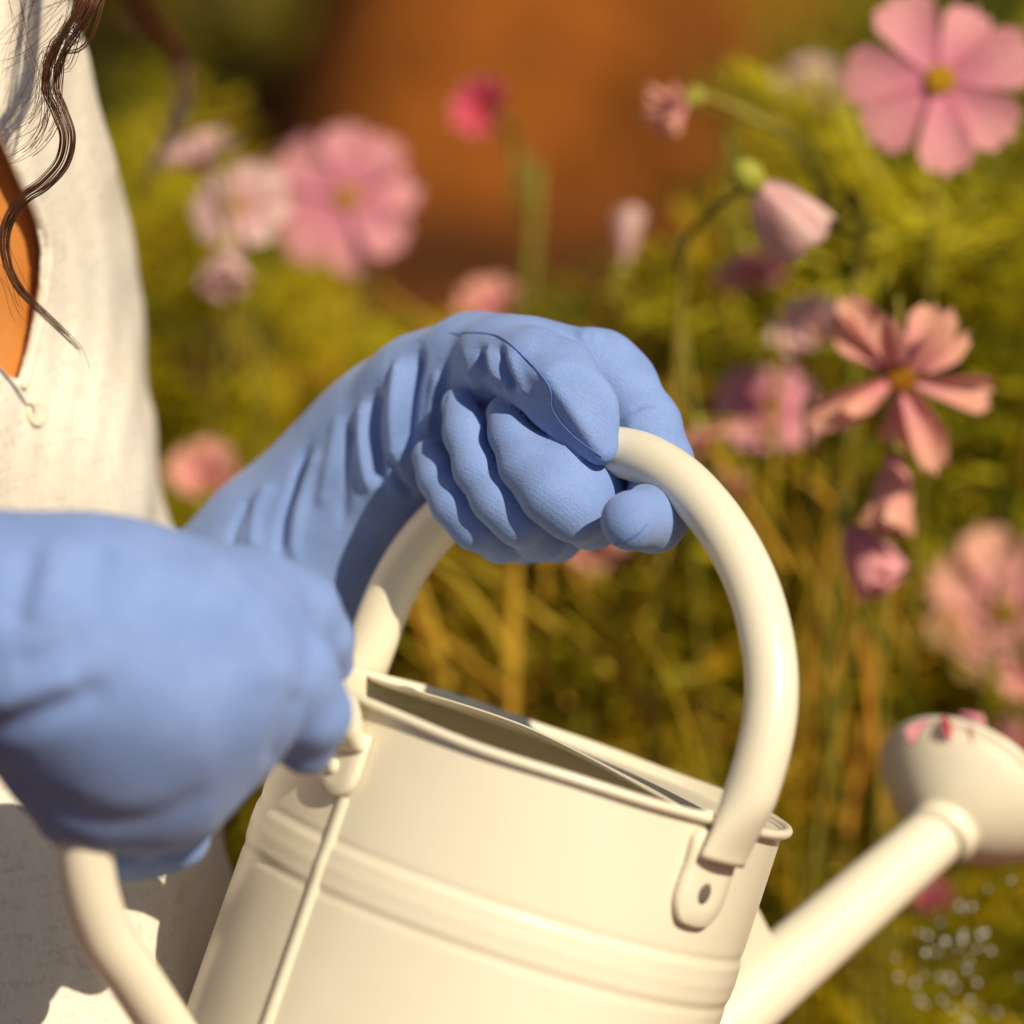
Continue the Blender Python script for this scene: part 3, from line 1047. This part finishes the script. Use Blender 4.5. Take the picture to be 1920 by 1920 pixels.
# trousers over hips and legs
def f_trousers(p):
    d = None
    for k in KNEE:
        c = chain(p, k[:3], .03) - .010
        d = c if d is None else smin(d, c, .03)
    hips = seg_d(p, w2c((-.36, .17, .43)), TC - TAX * .39, .135, .125)
    return smin(d, hips, .05) + .003 * vnoise(p * 45, 41)
V, Q = surface_nets(f_trousers, blo, np.array([.1, -.06, .15]), .009, newton=2)
mk('trousers', c2w(V), Q, M['denim'], person)

# --- hair
HSIDE = HEADC + LEFT * .085 + FACE * .03
HTOP = HEADC + TAX * .10 + LEFT * .05 + FACE * .02
HBACK = HEADC + LEFT * .07 - FACE * .06
def lock(pts, n, spread0, spread1, r0, r1, seed, sg=5, wave=.0, taper=True):
    g = np.random.default_rng(seed)
    base = catmull([P(*q) if not isinstance(q, np.ndarray) else q for q in pts], 10)
    T = nrm(np.gradient(base, axis=0))
    n1 = nrm(np.cross(T, [0, 0, 1.0])); n2 = np.cross(T, n1)
    t = np.linspace(0, 1, len(base))
    out = []
    for i in range(n):
        a = g.uniform(0, 2 * math.pi); rr = math.sqrt(g.uniform(0, 1))
        sp = (spread0 + (spread1 - spread0) * t) * .001 * rr
        ph = g.uniform(0, 6.28); tw = g.uniform(-2.2, 2.2)
        ang = a + tw * t
        off = n1 * (np.cos(ang) * sp)[:, None] + n2 * (np.sin(ang) * sp)[:, None]
        off += n1 * (np.sin(t * 9 + ph) * wave * .001 * g.uniform(.3, 1))[:, None]
        L = len(base) if not taper else int(len(base) * g.uniform(.72, 1.0))
        L = max(L, 5)
        rad = np.linspace(r0, r1, L) * .001 * g.uniform(.7, 1.2)
        v, f = sweep(c2w(base[:L] + off[:L]), rad, seg=sg, caps=False)
        out.append((v, f))
    return out
H = []
H += lock([HTOP, HSIDE + TAX * .02, HSIDE - TAX * .08 + FACE * .02, (215, -150, 0), (165, 5, 20), (112, 95, 8), (96, 160, 2), (112, 205, 0), (128, 255, 0), (118, 305, -2), (84, 345, -4), (46, 372, -6), (18, 412, -8), (9, 455, -10), (18, 505, -12), (42, 548, -14), (82, 588, -18), (128, 632, -24), (152, 660, -26), (168, 700, -30)], 44, 4.6, .6, .20, .09, 1, wave=.5)
H += lock([HTOP, HSIDE, HSIDE - TAX * .08 + FACE * .02, (180, -40, 10), (110, 85, 6), (97, 150, 4), (92, 220, 6), (72, 262, 6), (40, 292, 6), (-10, 312, 6)], 20, 6, 2.0, .18, .08, 2, wave=.8)
H += lock([HTOP, HSIDE, HSIDE - TAX * .09 + FACE * .02, (145, 20, 6), (95, 110, 0), (80, 190, 2), (50, 235, 2), (-20, 260, 4)], 14, 5, 4.0, .14, .06, 3, wave=1.2)
for i, pts in enumerate([
    [(150, -40, 20), (60, 60, 24), (-20, 110, 24)], [(140, -20, 18), (40, 40, 22), (-40, 160, 20)], [(120, 30, 18), (60, 100, 18), (-20, 140, 18)],
    [(90, 120, 14), (40, 200, 14), (-20, 265, 14)], [(95, 150, 10), (60, 230, 12), (-10, 290, 12)], [(20, -20, 20), (45, 60, 18), (70, 160, 14), (60, 250, 12)],
    [(-10, 360, 0), (15, 480, -2), (40, 560, -8), (60, 600, -10)], [(-20, 480, -4), (20, 540, -8), (60, 620, -14)], [(60, -30, 20), (20, 80, 20), (-20, 200, 16)]]):
    H += lock(pts, 4, 2.5, 5.0, .10, .05, 40 + i, wave=.8)
# lock behind the shoulder
H += lock([HTOP - FACE * .05, HBACK, HBACK - TAX * .08, (230, -50, -270), (320, 90, -310), (342, 170, -310), (318, 260, -305), (278, 330, -300), (255, 380, -300)], 40, 9, 3.0, .35, .15, 5, wave=1.5)
H += lock([HTOP - FACE * .05, HBACK, HBACK - TAX * .07, (190, -60, -270), (260, 20, -300), (330, 40, -300), (400, 60, -300)], 18, 12, 12.0, .25, .10, 6, wave=2)
# hair cap and long locks hanging off the head above the frame
for i in range(150):
    g = np.random.default_rng(900 + i)
    t = g.uniform(.27, 1.73) * math.pi        # back and sides of the head
    side = LEFT * math.sin(t) + FACE * math.cos(t)
    top = HEADC + TAX * .108 + FACE * .025 + side * g.uniform(0, .03)
    mid = HEADC + side * .098 + TAX * .03
    low = HEADC + side * .105 - TAX * .10
    end = HEADC + side * g.uniform(.09, .12) - TAX * g.uniform(.16, .24) - FACE * .03
    pth = catmull([top, HEADC + TAX * .082 + side * .074, mid, low, end], 5)
    H.append(sweep(c2w(pth), np.linspace(.007, .003, len(pth)), seg=5))
V, F = join(H)
mk('hair', V, F, M['hair'], person)

# ------------------------------------------------------------------ cosmos flowers
def petal_mesh(name, width, notch, cup, curl, seed, twist=0.0):
    """petal along +x, unit length; +z is the flower's face"""
    g = np.random.default_rng(seed)
    nu, nv_ = 11, 9
    V, F = [], []
    for i in range(nu):
        u = i / (nu - 1)
        prof = (u ** .62) * (1 - .16 * max(0, (u - .7) / .3) ** 2)
        for j in range(nv_):
            s = -1 + 2 * j / (nv_ - 1)
            tip = 1 - notch * (.5 - .5 * math.cos(s * math.pi * 3)) * .10 - .13 * s * s
            x = u * (1 + (tip - 1) * u ** 2)
            y = s * width * .5 * prof
            z = cup * (s * s) * prof * .22 - curl * u * u * .35 + .016 * math.cos(s * math.pi * 4) * prof + g.normal() * .006 * u
            c, q = math.cos(twist * u), math.sin(twist * u)
            V.append((x, y * c - z * q * .4, z + y * q))
    for i in range(nu - 1):
        for j in range(nv_ - 1):
            a = i * nv_ + j
            F.append((a, a + nv_, a + nv_ + 1, a + 1))
    return mk_mesh(name, V, F)

def ball_mesh(name, seed, knob=0.12, flat=.55, seg=18, ringn=10):
    g = np.random.default_rng(seed)
    V, F = [], []
    for i in range(ringn + 1):
        a = math.pi * i / ringn
        for j in range(seg):
            t = 2 * math.pi * j / seg
            r = 1 + g.uniform(-knob, knob) * math.sin(a)
            V.append((r * math.sin(a) * math.cos(t), r * math.sin(a) * math.sin(t), r * math.cos(a) * flat))
    for i in range(ringn):
        for j in range(seg):
            k = (j + 1) % seg
            F.append((i * seg + j, (i + 1) * seg + j, (i + 1) * seg + k, i * seg + k))
    return mk_mesh(name, V, F)

PET = {}
def petal_for(style, mat, i):
    key = (style, mat, i % 4)
    if key not in PET:
        g = np.random.default_rng(hash(style) % 1000 + i % 4 if False else (len(style) * 17 + i % 4))
        wd = {'open': .73, 'side': .70, 'narrow': .46, 'bud': .62, 'dry': .34}[style]
        tw = {'open': .0, 'side': .2, 'narrow': .8, 'bud': .1, 'dry': 1.2}[style] * g.uniform(-1, 1)
        cup = {'open': .5, 'side': 1.0, 'narrow': 1.2, 'bud': 1.6, 'dry': 1.5}[style]
        curl = g.uniform(-.1, .5) if style in ('open', 'side') else (g.uniform(-1.3, -.7) if style == 'bud' else g.uniform(-.3, 1.1))
        me = petal_mesh('petal', wd * g.uniform(.9, 1.1), 1.0, cup, curl, i + 5, tw)
        me.materials.append(M[mat])
        PET[key] = me
    return PET[key]
DISC = ball_mesh('disc', 3); DISC.materials.append(M['disc'])
DISC2 = ball_mesh('disc_old', 4, .2); DISC2.materials.append(M['disc_old'])
CAL = ball_mesh('calyx', 5, .05, 1.2, 12, 8); CAL.materials.append(M['calyx'])

def stem_path(head, out_dir, foot, seed):
    g = np.random.default_rng(seed)
    h = np.asarray(head); f = np.asarray(foot)
    p1 = h + np.asarray(out_dir) * .035
    mid = p1 * .55 + f * .45 + np.array([g.uniform(-.03, .03), g.uniform(-.03, .03), 0])
    low = p1 * .2 + f * .8 + np.array([g.uniform(-.02, .02), g.uniform(-.02, .02), 0])
    return catmull([h, p1, mid, low, f], 7)

def flower(name, px, py, z, size_px, face, style, mat, label, n=8, spread=1.0, roll=0.0, seed=0, via=None, disc='disc', calyx=False, foot=None, stem_r=1.0, cat='flower'):
    """size_px: flower diameter in photo pixels; face: camera-frame direction the flower looks"""
    g = np.random.default_rng(seed + 300)
    k = K * (D - z * .001) / D
    L = size_px * k * .5
    head = PW(px, py, z)
    if foot is None:
        foot = np.array([head[0] + g.uniform(-.08, .08), head[1] + g.uniform(-.03, .10), -.02])
    fd = nrm(nrm(face) @ BASIS)
    root = empty(name, foot)
    tag(root, label, cat, 'cosmos blooms in the flower bed')
    q = Vector(fd).to_track_quat('Z', 'Y').to_matrix().to_4x4()
    base = Matrix.Translation(Vector(head - foot)) @ q @ Matrix.Rotation(roll, 4, 'Z')
    open_deg = {'open': 4, 'side': 38, 'narrow': 8, 'bud': 56, 'dry': 60}[style]
    for i in range(n):
        o = bpy.data.objects.new('petal', petal_for(style, mat, i + seed))
        col.objects.link(o)
        o.parent = root
        a = 2 * math.pi * i / n + g.uniform(-.10, .10) * (3.2 if style in ('narrow', 'dry') else 1)
        tilt = math.radians(open_deg * spread + g.uniform(-7, 7) * (5.5 if style in ('narrow', 'dry') else 1))
        ln = L * g.uniform(.9, 1.06) * (g.uniform(.68, 1.12) if style in ('narrow', 'dry') else 1)
        o.matrix_local = base @ Matrix.Rotation(a, 4, 'Z') @ Matrix.Translation((L * .05, 0, .0008 * (i % 2))) @ Matrix.Rotation(-tilt, 4, 'Y') @ Matrix.Rotation(g.uniform(-.25, .25), 4, 'X') @ Matrix.Scale(ln, 4)
    if style in ('open', 'side', 'narrow'):
        o = bpy.data.objects.new('centre', DISC if disc == 'disc' else DISC2)
        col.objects.link(o); o.parent = root
        o.matrix_local = base @ Matrix.Translation((0, 0, L * .05)) @ Matrix.Scale(L * .17, 4)
    cal = .13 if not calyx else .2
    o = bpy.data.objects.new('calyx', CAL); col.objects.link(o); o.parent = root
    o.matrix_local = base @ Matrix.Translation((0, 0, -L * .13)) @ Matrix.Scale(max(L * cal, .0028), 4)
    pth = stem_path(head - fd * L * .12, -fd, foot, seed) if via is None else catmull([head - fd * L * .12] + [PW(*v) for v in via] + [foot], 7)
    V, F = sweep(pth - foot, np.linspace(stem_r, stem_r * 1.5, len(pth)) * .001, seg=7)
    o = bpy.data.objects.new('stem', mk_mesh('stem', V, F)); o.data.materials.append(M['stem'])
    col.objects.link(o); o.parent = root
    return root

fl = flower
fl('cosmos_flower', 1762, 152, -250, 345, (-.12, .10, 1), 'open', 'pink', 'tallest fully open pink cosmos with broad notched petals and yellow centre', 7, 1.0, .35, 1)
fl('cosmos_flower', 1688, 705, -190, 390, (-.05, -.22, 1), 'narrow', 'peach', 'ragged peach cosmos with narrow twisted petals and brown orange centre', 12, .6, .2, 2, disc='old')
fl('cosmos_flower', 1680, 850, -215, 300, (-.1, -.85, .25), 'bud', 'peach', 'pink cosmos nodding right below the ragged peach bloom', 8, 1.1, 0, 3)
fl('cosmos_flower', 1590, 985, -230, 280, (.4, -.85, .2), 'bud', 'pink', 'limp mauve pink cosmos hanging lowest under the ragged bloom', 7, .9, 0, 4)
fl('cosmos_flower', 1290, 190, -300, 190, (-.75, -.55, .2), 'dry', 'peach', 'shrivelled pink cosmos bud on a bent yellow green stalk', 9, 1.0, 0, 5, via=[(1322, 182, -300), (1400, 215, -300), (1490, 268, -305), (1560, 420, -310), (1600, 700, -320)], calyx=True, stem_r=1.5)
fl('cosmos_flower', 1415, 345, -190, 320, (.62, -.58, -.5), 'bud', 'pale', 'half closed pale pink cosmos leaning over in side view', 8, .85, 0, 6, via=[(1385, 360, -190), (1320, 410, -215), (1275, 500, -260), (1262, 800, -320)], calyx=True, stem_r=1.4)
fl('cosmos_flower', 1400, 470, -400, 190, (.2, -.8, .3), 'side', 'mauve', 'dim mauve cosmos tucked behind the half closed pale bloom', 8, 1.0, 0, 7)
fl('cosmos_flower', 1170, 490, -430, 190, (.1, .9, -.25), 'bud', 'pale', 'pale pink egg shaped cosmos bud standing alone above the thumb', 8, 1.0, 0, 8)
fl('cosmos_flower', 910, 208, -470, 130, (-.35, .2, .8), 'side', 'hot', 'small hot pink cosmos on a thin straight stalk before bare soil', 8, .9, 0, 9, via=[(960, 250, -565), (978, 400, -570), (990, 560, -575)], stem_r=2.2)
fl('cosmos_flower', 650, 372, -500, 290, (-.05, .15, 1), 'open', 'pink', 'large open pink cosmos with yellow centre beside the linen shirt', 8, 1.0, .1, 10)
fl('cosmos_flower', 385, 320, -420, 190, (-.3, .8, .4), 'side', 'pale', 'blurred pale cosmos, topmost of the cluster next to the sleeve', 8, 1.0, 0, 11)
fl('cosmos_flower', 450, 385, -400, 190, (-.2, .3, .9), 'open', 'pale', 'blurred pale cosmos in the middle of the cluster next to the sleeve', 8, 1.0, 0, 12)
fl('cosmos_flower', 425, 470, -390, 190, (0, -.7, .6), 'bud', 'pale', 'blurred pale cosmos hanging lowest in the cluster next to the sleeve', 8, .8, 0, 13)
fl('cosmos_bud', 515, 345, -690, 70, (-.1, .9, .2), 'bud', 'pale', 'small green cosmos bud touching the large open pink bloom', 6, 1.0, 0, 14, calyx=True, cat='flower bud')
fl('cosmos_flower', 925, 590, -470, 150, (-.2, .7, .6), 'side', 'peach', 'peach cosmos peeping over the top of the upper glove', 8, 1.0, 0, 15)
fl('cosmos_flower', 1535, 640, -340, 190, (-.4, .5, .6), 'side', 'pale', 'whitish pink cosmos just behind the ragged peach bloom', 8, 1.0, 0, 16)
fl('cosmos_flower', 1440, 765, -380, 210, (.1, .5, .8), 'open', 'mauve', 'blurred mauve cosmos between the upper glove and the ragged bloom', 8, 1.0, 0, 17)
fl('cosmos_flower', 1310, 800, -320, 140, (.1, -.4, .5), 'dry', 'peach', 'withered peach cosmos scraps beside the gloved index knuckle', 7, 1.0, 0, 18, calyx=True)
fl('cosmos_flower', 1365, 905, -330, 95, (.5, .1, .6), 'dry', 'peach', 'withered peach cosmos just outside the arch of the top handle', 6, .8, 0, 19)
fl('cosmos_flower', 385, 905, -430, 170, (-.1, .6, .7), 'side', 'peach', 'blurred peach cosmos between the sleeve and the upper glove cuff', 8, .9, 0, 20)
fl('cosmos_flower', 400, 670, -620, 220, (-.3, .7, .5), 'open', 'pale', 'faint far off pink cosmos behind the shirt sleeve', 8, 1.0, 0, 21)
fl('cosmos_flower', 1885, 1150, -430, 320, (.1, .15, 1), 'open', 'peach', 'open peach cosmos with orange centre above the sprinkler head', 8, 1.0, .2, 22, disc='old')
fl('cosmos_flower', 1915, 1250, -360, 130, (.2, -.5, .6), 'side', 'peach', 'peach cosmos right under the open peach bloom', 8, 1.0, 0, 23)
fl('cosmos_flower', 1108, 1035, -430, 150, (.1, .5, .8), 'side', 'peach', 'peach cosmos seen under the curled gloved fingers', 8, 1.0, 0, 24)
fl('cosmos_flower', 962, 1325, -650, 75, (.1, .6, .7), 'side', 'pink', 'tiny pink cosmos right above the rim of the can', 8, 1.0, 0, 25)
fl('cosmos_flower', 1742, 1702, -380, 150, (0, .5, .8), 'bud', 'pink', 'round pink cosmos bud below the spout beside falling drops', 8, .8, 0, 26)
fl('cosmos_flower', 1785, 1815, -560, 115, (.1, .5, .8), 'side', 'pale', 'pale peach cosmos low behind the falling drops', 8, 1.0, 0, 27)
fl('cosmos_flower', 1895, 1400, -430, 110, (.2, .4, .8), 'side', 'mauve', 'dusky pink cosmos just behind the top of the sprinkler head', 8, 1.0, 0, 28)
fl('cosmos_flower', 1525, 205, -640, 200, (0, .7, .6), 'side', 'pale', 'whitish far off cosmos behind the bent yellow green stalk', 8, 1.0, 0, 29)
fl('cosmos_flower', 1350, 1185, -600, 110, (0, .7, .6), 'side', 'mauve', 'dim mauve cosmos seen inside the arch of the top handle', 8, 1.0, 0, 30)
fl('cosmos_bud', 1656, 1396, -380, 50, (0, .8, .5), 'bud', 'hot', 'tiny yellow cosmos bud beside the sprinkler head', 5, .9, 0, 31, calyx=True, cat='flower bud')

# ------------------------------------------------------------------ feathery foliage
def ribbons(segs, wid):
    """segs (n,2,3) -> thin crossed strips"""
    a, b = segs[:, 0], segs[:, 1]
    d = nrm(b - a)
    r = rng.normal(size=a.shape)
    s = nrm(np.cross(d, r)) * wid[:, None]
    V = np.stack([a - s, a + s, b + s * .6, b - s * .6], 1).reshape(-1, 3)
    F = np.arange(len(V)).reshape(-1, 4)
    return V, F

def leaf_proto(seed):
    g = np.random.default_rng(seed)
    segs, wd = [], []
    L = 1.0
    n = 7
    prev = np.zeros(3)
    pts = [np.array([t, 0, .22 * t * (1 - .9 * t)]) for t in np.linspace(0, 1, n + 1)]
    for i in range(n):
        segs.append((pts[i], pts[i + 1])); wd.append(.012)
        if i >= 1:
            for sd in (-1, 1):
                l = .42 * math.sin(math.pi * (i + .6) / (n + 1)) * g.uniform(.8, 1.2)
                d = nrm([.75 + g.uniform(-.1, .2), sd * 1.0, g.uniform(-.2, .3)])
                m1 = pts[i] + d * l * .5
                m2 = m1 + nrm(d + [.4, 0, g.uniform(-.2, .2)]) * l * .5
                segs += [(pts[i], m1), (m1, m2)]; wd += [.010, .009]
                for s2 in (-1, 1):
                    e = nrm(d + np.array([.3, s2 * .7, g.uniform(-.3, .3)]))
                    segs.append((m1, m1 + e * l * .42)); wd.append(.008)
    return np.array(segs), np.array(wd)
PROTO = [leaf_proto(i) for i in range(6)]

def rot_mats(n, up_bias=.6):
    z = rng.normal(size=(n, 3)); z[:, 2] = np.abs(z[:, 2]) + up_bias
    x = rng.normal(size=(n, 3)); x[:, 2] = x[:, 2] * .5 + .35
    x = nrm(x); z = z - x * (z * x).sum(1, keepdims=True); z = nrm(z)
    y = np.cross(z, x)
    return np.stack([x, y, z], 1)      # rows

def leaves_at(pos, size, tint, wide=1.0):
    Vs, Ts = [], []
    which = rng.integers(0, len(PROTO), len(pos))
    Rm = rot_mats(len(pos))
    for k, (sg, wd) in enumerate(PROTO):
        idx = np.where(which == k)[0]
        if not len(idx): continue
        s = sg.reshape(-1, 3)
        W = np.einsum('ij,njk->nik', s, Rm[idx]) * size[idx, None, None] + pos[idx, None, :]
        W = W.reshape(-1, 2, 3)
        wv = (np.tile(wd, len(idx)) * np.repeat(size[idx], len(wd))) * wide
        V, F = ribbons(W, wv)
        Vs.append(V); Ts.append(np.repeat(tint[idx], len(wd) * 4))
    V = np.concatenate(Vs)
    return V, np.arange(len(V)).reshape(-1, 4), np.concatenate(Ts)

def set_tint(o, t):
    a = o.data.attributes.new("tint", 'FLOAT', 'POINT')
    a.data.foreach_set("value", np.asarray(t, np.float32))

def region(n, pxr, zr, top, bottom=2100):
    """random points: px range, depth range (mm), top(px)->py of the foliage edge"""
    px = rng.uniform(*pxr, n); z = -rng.uniform(*zr, n)
    ty = np.array([top(x) for x in px])
    py = ty + (bottom - ty) * rng.uniform(0, 1, n) ** 1.15
    W = np.array([PW(a, b, c) for a, b, c in zip(px, py, z)])
    return W[W[:, 2] > .0]

def edge(tbl):
    xs, ys = zip(*tbl)
    return lambda x: np.interp(x, xs, ys) + rng.normal() * 25

pos = np.concatenate([
    region(2300, (-300, 2300), (560, 860), edge([(-300, 500), (300, 420), (520, 560), (640, 820), (1000, 880), (1180, 800), (1330, 560), (1500, 330), (1700, 260), (2300, 200)])),
    region(1900, (-400, 2500), (860, 1350), edge([(-400, 300), (300, 330), (520, 560), (640, 800), (1200, 840), (1350, 600), (1500, 220), (1700, 60), (2500, -100)])),
    region(1500, (-600, 2700), (1350, 2100), edge([(-600, 200), (300, 330), (540, 700), (640, 900), (1270, 880), (1420, 480), (1550, 60), (2700, -200)]), 1500),
    region(1500, (560, 1560), (470, 760), edge([(560, 900), (800, 1000), (1300, 980), (1560, 860)]), 1950),
    region(420, (1380, 2200), (420, 620), edge([(1380, 700), (1600, 430), (2200, 300)])),
])
size = rng.uniform(.05, .105, len(pos))
tint = np.clip(rng.beta(1.7, 2.0, len(pos)) + .18 * vnoise(pos * 6, 77)
               - .30 * np.clip((pos[:, 0] - .10) / .25, 0, 1) * np.clip((pos[:, 2] - .55) / .15, 0, 1), 0, 1)      # lower tint, so darker green, high up on the right-hand plants
V, F, T = leaves_at(pos, size, tint, 1.7)
o = mk('cosmos_foliage', V, F, M['foliage'], None, smooth=False)
set_tint(o, T)
tag(o, 'feathery olive and yellow cosmos leaves filling the flower bed', 'foliage', kind='stuff')

# stalks and dry grass blades
S = []; ST = []
for i in range(330):
    g = np.random.default_rng(5000 + i)
    px = g.uniform(-200, 2200); z = -g.uniform(480, 1500)
    top = np.interp(px, [-200, 300, 560, 900, 1250, 1450, 1700, 2200], [350, 380, 560, 740, 690, 420, 250, 150]) + g.uniform(-20, 420)
    a = PW(px, top, z)
    if a[2] < .12: continue
    f = np.array([a[0] + g.normal() * .12, a[1] + g.normal() * .08, -.02])
    m = (a + f) / 2 + np.array([g.normal() * .05, g.normal() * .05, .04])
    pth = catmull([a, m, f], 6)
    r = g.uniform(.0007, .0016)
    v, fc = sweep(pth, np.linspace(r * .5, r * 1.5, len(pth)), seg=5, caps=False)
    S.append((v, fc)); ST.append(np.full(len(v), g.uniform(0, 1)))
for i in range(330):
    g = np.random.default_rng(9000 + i)
    px = g.uniform(700, 1700); z = -g.uniform(330, 900)
    a = PW(px, g.uniform(900, 1750), z)
    d = nrm([g.uniform(-.9, .2), g.normal() * .3, g.uniform(.3, 1.0)])
    L = g.uniform(.06, .14)
    b = a + d * L; m = (a + b) / 2 + np.array([0, 0, L * .12])
    pth = catmull([a, m, b], 5)
    r = g.uniform(.0008, .0022)
    v, fc = sweep(pth, np.linspace(r * 1.3, r * .3, len(pth)), seg=5, caps=False)
    S.append((v, fc)); ST.append(np.full(len(v), g.uniform(.2, 1)))
V, F = join(S)
o = mk('dry_stalks', V, np.array(F), M['straw'])
set_tint(o, np.concatenate(ST))
tag(o, 'thin yellow and orange dry stalks tangled among the cosmos leaves', 'stalks', kind='stuff')

# ------------------------------------------------------------------ low shrubs far behind
def shrub(x, y, rad, h, n, label, seed):
    g = np.random.default_rng(seed)
    root = empty('shrub', (x, y, 0))
    tag(root, label, 'shrub', 'shrubs beyond the flower bed')
    sp = []
    tips = []
    for i in range(9):
        a = g.uniform(0, 6.28); rr = rad * g.uniform(.2, .85)
        tip = np.array([x + rr * math.cos(a), y + rr * math.sin(a), h * g.uniform(.6, 1.0)])
        tips.append(tip)
        pth = catmull([np.array([x + .04 * math.cos(a), y + .04 * math.sin(a), -.03]), np.array([x + rr * .4 * math.cos(a), y + rr * .4 * math.sin(a), tip[2] * .5]), tip], 5)
        sp.append(sweep(pth, np.linspace(.014, .004, len(pth)), seg=6))
    V, F = join(sp)
    mk('branches', V, F, M['bark'], root)
    c = np.array(tips)[g.integers(0, 9, n)] * g.uniform(.55, 1.05, (n, 1)) ** .5
    base = np.array([x, y, h * .3])
    p = base + (np.array(tips)[g.integers(0, 9, n)] - base) * g.uniform(.1, 1.1, (n, 1)) + g.normal(size=(n, 3)) * rad * .14
    p[:, 2] = np.maximum(p[:, 2], .02)
    L = g.uniform(.03, .07, n)
    d = nrm(g.normal(size=(n, 3))); s = nrm(np.cross(d, g.normal(size=(n, 3))))
    V = np.stack([p, p + d * L[:, None] * .5 + s * L[:, None] * .28, p + d * L[:, None], p + d * L[:, None] * .5 - s * L[:, None] * .28], 1).reshape(-1, 3)
    o = mk('crown', V, np.arange(len(V)).reshape(-1, 4), M['shrub'], root, smooth=False)
    set_tint(o, np.repeat(np.clip(g.beta(2, 2, n) + .2 * vnoise(p * 8, seed), 0, 1), 4))

shrub(-.50, 3.5, .22, .40, 2400, 'olive shrub standing behind the hair lock', 1)
shrub(-.30, 4.1, .14, .26, 1300, 'small yellowish shrub between the hair lock and bare soil', 2)
shrub(.62, 4.3, .34, .62, 2800, 'dark green shrub behind the whitish cosmos', 3)
shrub(1.05, 4.0, .45, .75, 3200, 'broad green shrub behind the tallest open cosmos', 4)
shrub(.95, 2.9, .30, .55, 2400, 'leafy shrub low behind the ragged peach cosmos', 5)

# ------------------------------------------------------------------ petal stuck on the sprinkler head
root_p = c2w(ROSE_END + ROSE_AX * .020 + P(1790, 1362, -140) * 0)
def bits():
    e1 = nrm(np.cross(ROSE_AX, [1, 0, 0])); 
    up = nrm(np.array([-.02, .9, .1]) - ROSE_AX * (np.array([-.02, .9, .1]) @ ROSE_AX))
    tgt = c2w(ROSE_END + ROSE_AX * .020 + up * .0362)
    r = empty('fallen_petals', tgt)
    tag(r, 'withered pink petals stuck on top of the sprinkler head', 'petals')
    for i, (mat, dx, rot, sc_) in enumerate((('pink', -.005, -2.2, .015), ('peach', .004, -.9, .016), ('hot', .001, -1.5, .011), ('pink', .006, -.2, .012))):
        o = bpy.data.objects.new('petal', petal_for('dry', mat, i)); col.objects.link(o); o.parent = r
        o.matrix_local = Matrix.Translation((dx, .001, -.0006 + .0009 * i)) @ Matrix.Rotation(rot, 4, 'Z') @ Matrix.Rotation(.45, 4, 'Y') @ Matrix.Rotation(.5 * (-1) ** i, 4, 'X') @ Matrix.Scale(sc_, 4)
bits()

# ------------------------------------------------------------------ falling drops
DROP = ball_mesh('water_drop', 9, 0, 1.12, 14, 10); DROP.materials.append(M['water'])
for i in range(220):
    g = np.random.default_rng(7000 + i)
    f = c2w(ROSE_END + ROSE_AX * .025)
    dist = g.uniform(.015, .30)
    px = f[0] + g.normal() * .013 + dist * .02 - .006
    o = bpy.data.objects.new('water_drop', DROP)
    o.location = (px, f[1] + g.normal() * .016 + .01, f[2] - .02 - dist)
    o.scale = [g.uniform(.0005, .0012)] * 3
    col.objects.link(o)
    tag(o, 'water drop falling from the sprinkler head, whitened for its glint', 'water drop', 'water drops falling from the sprinkler head')
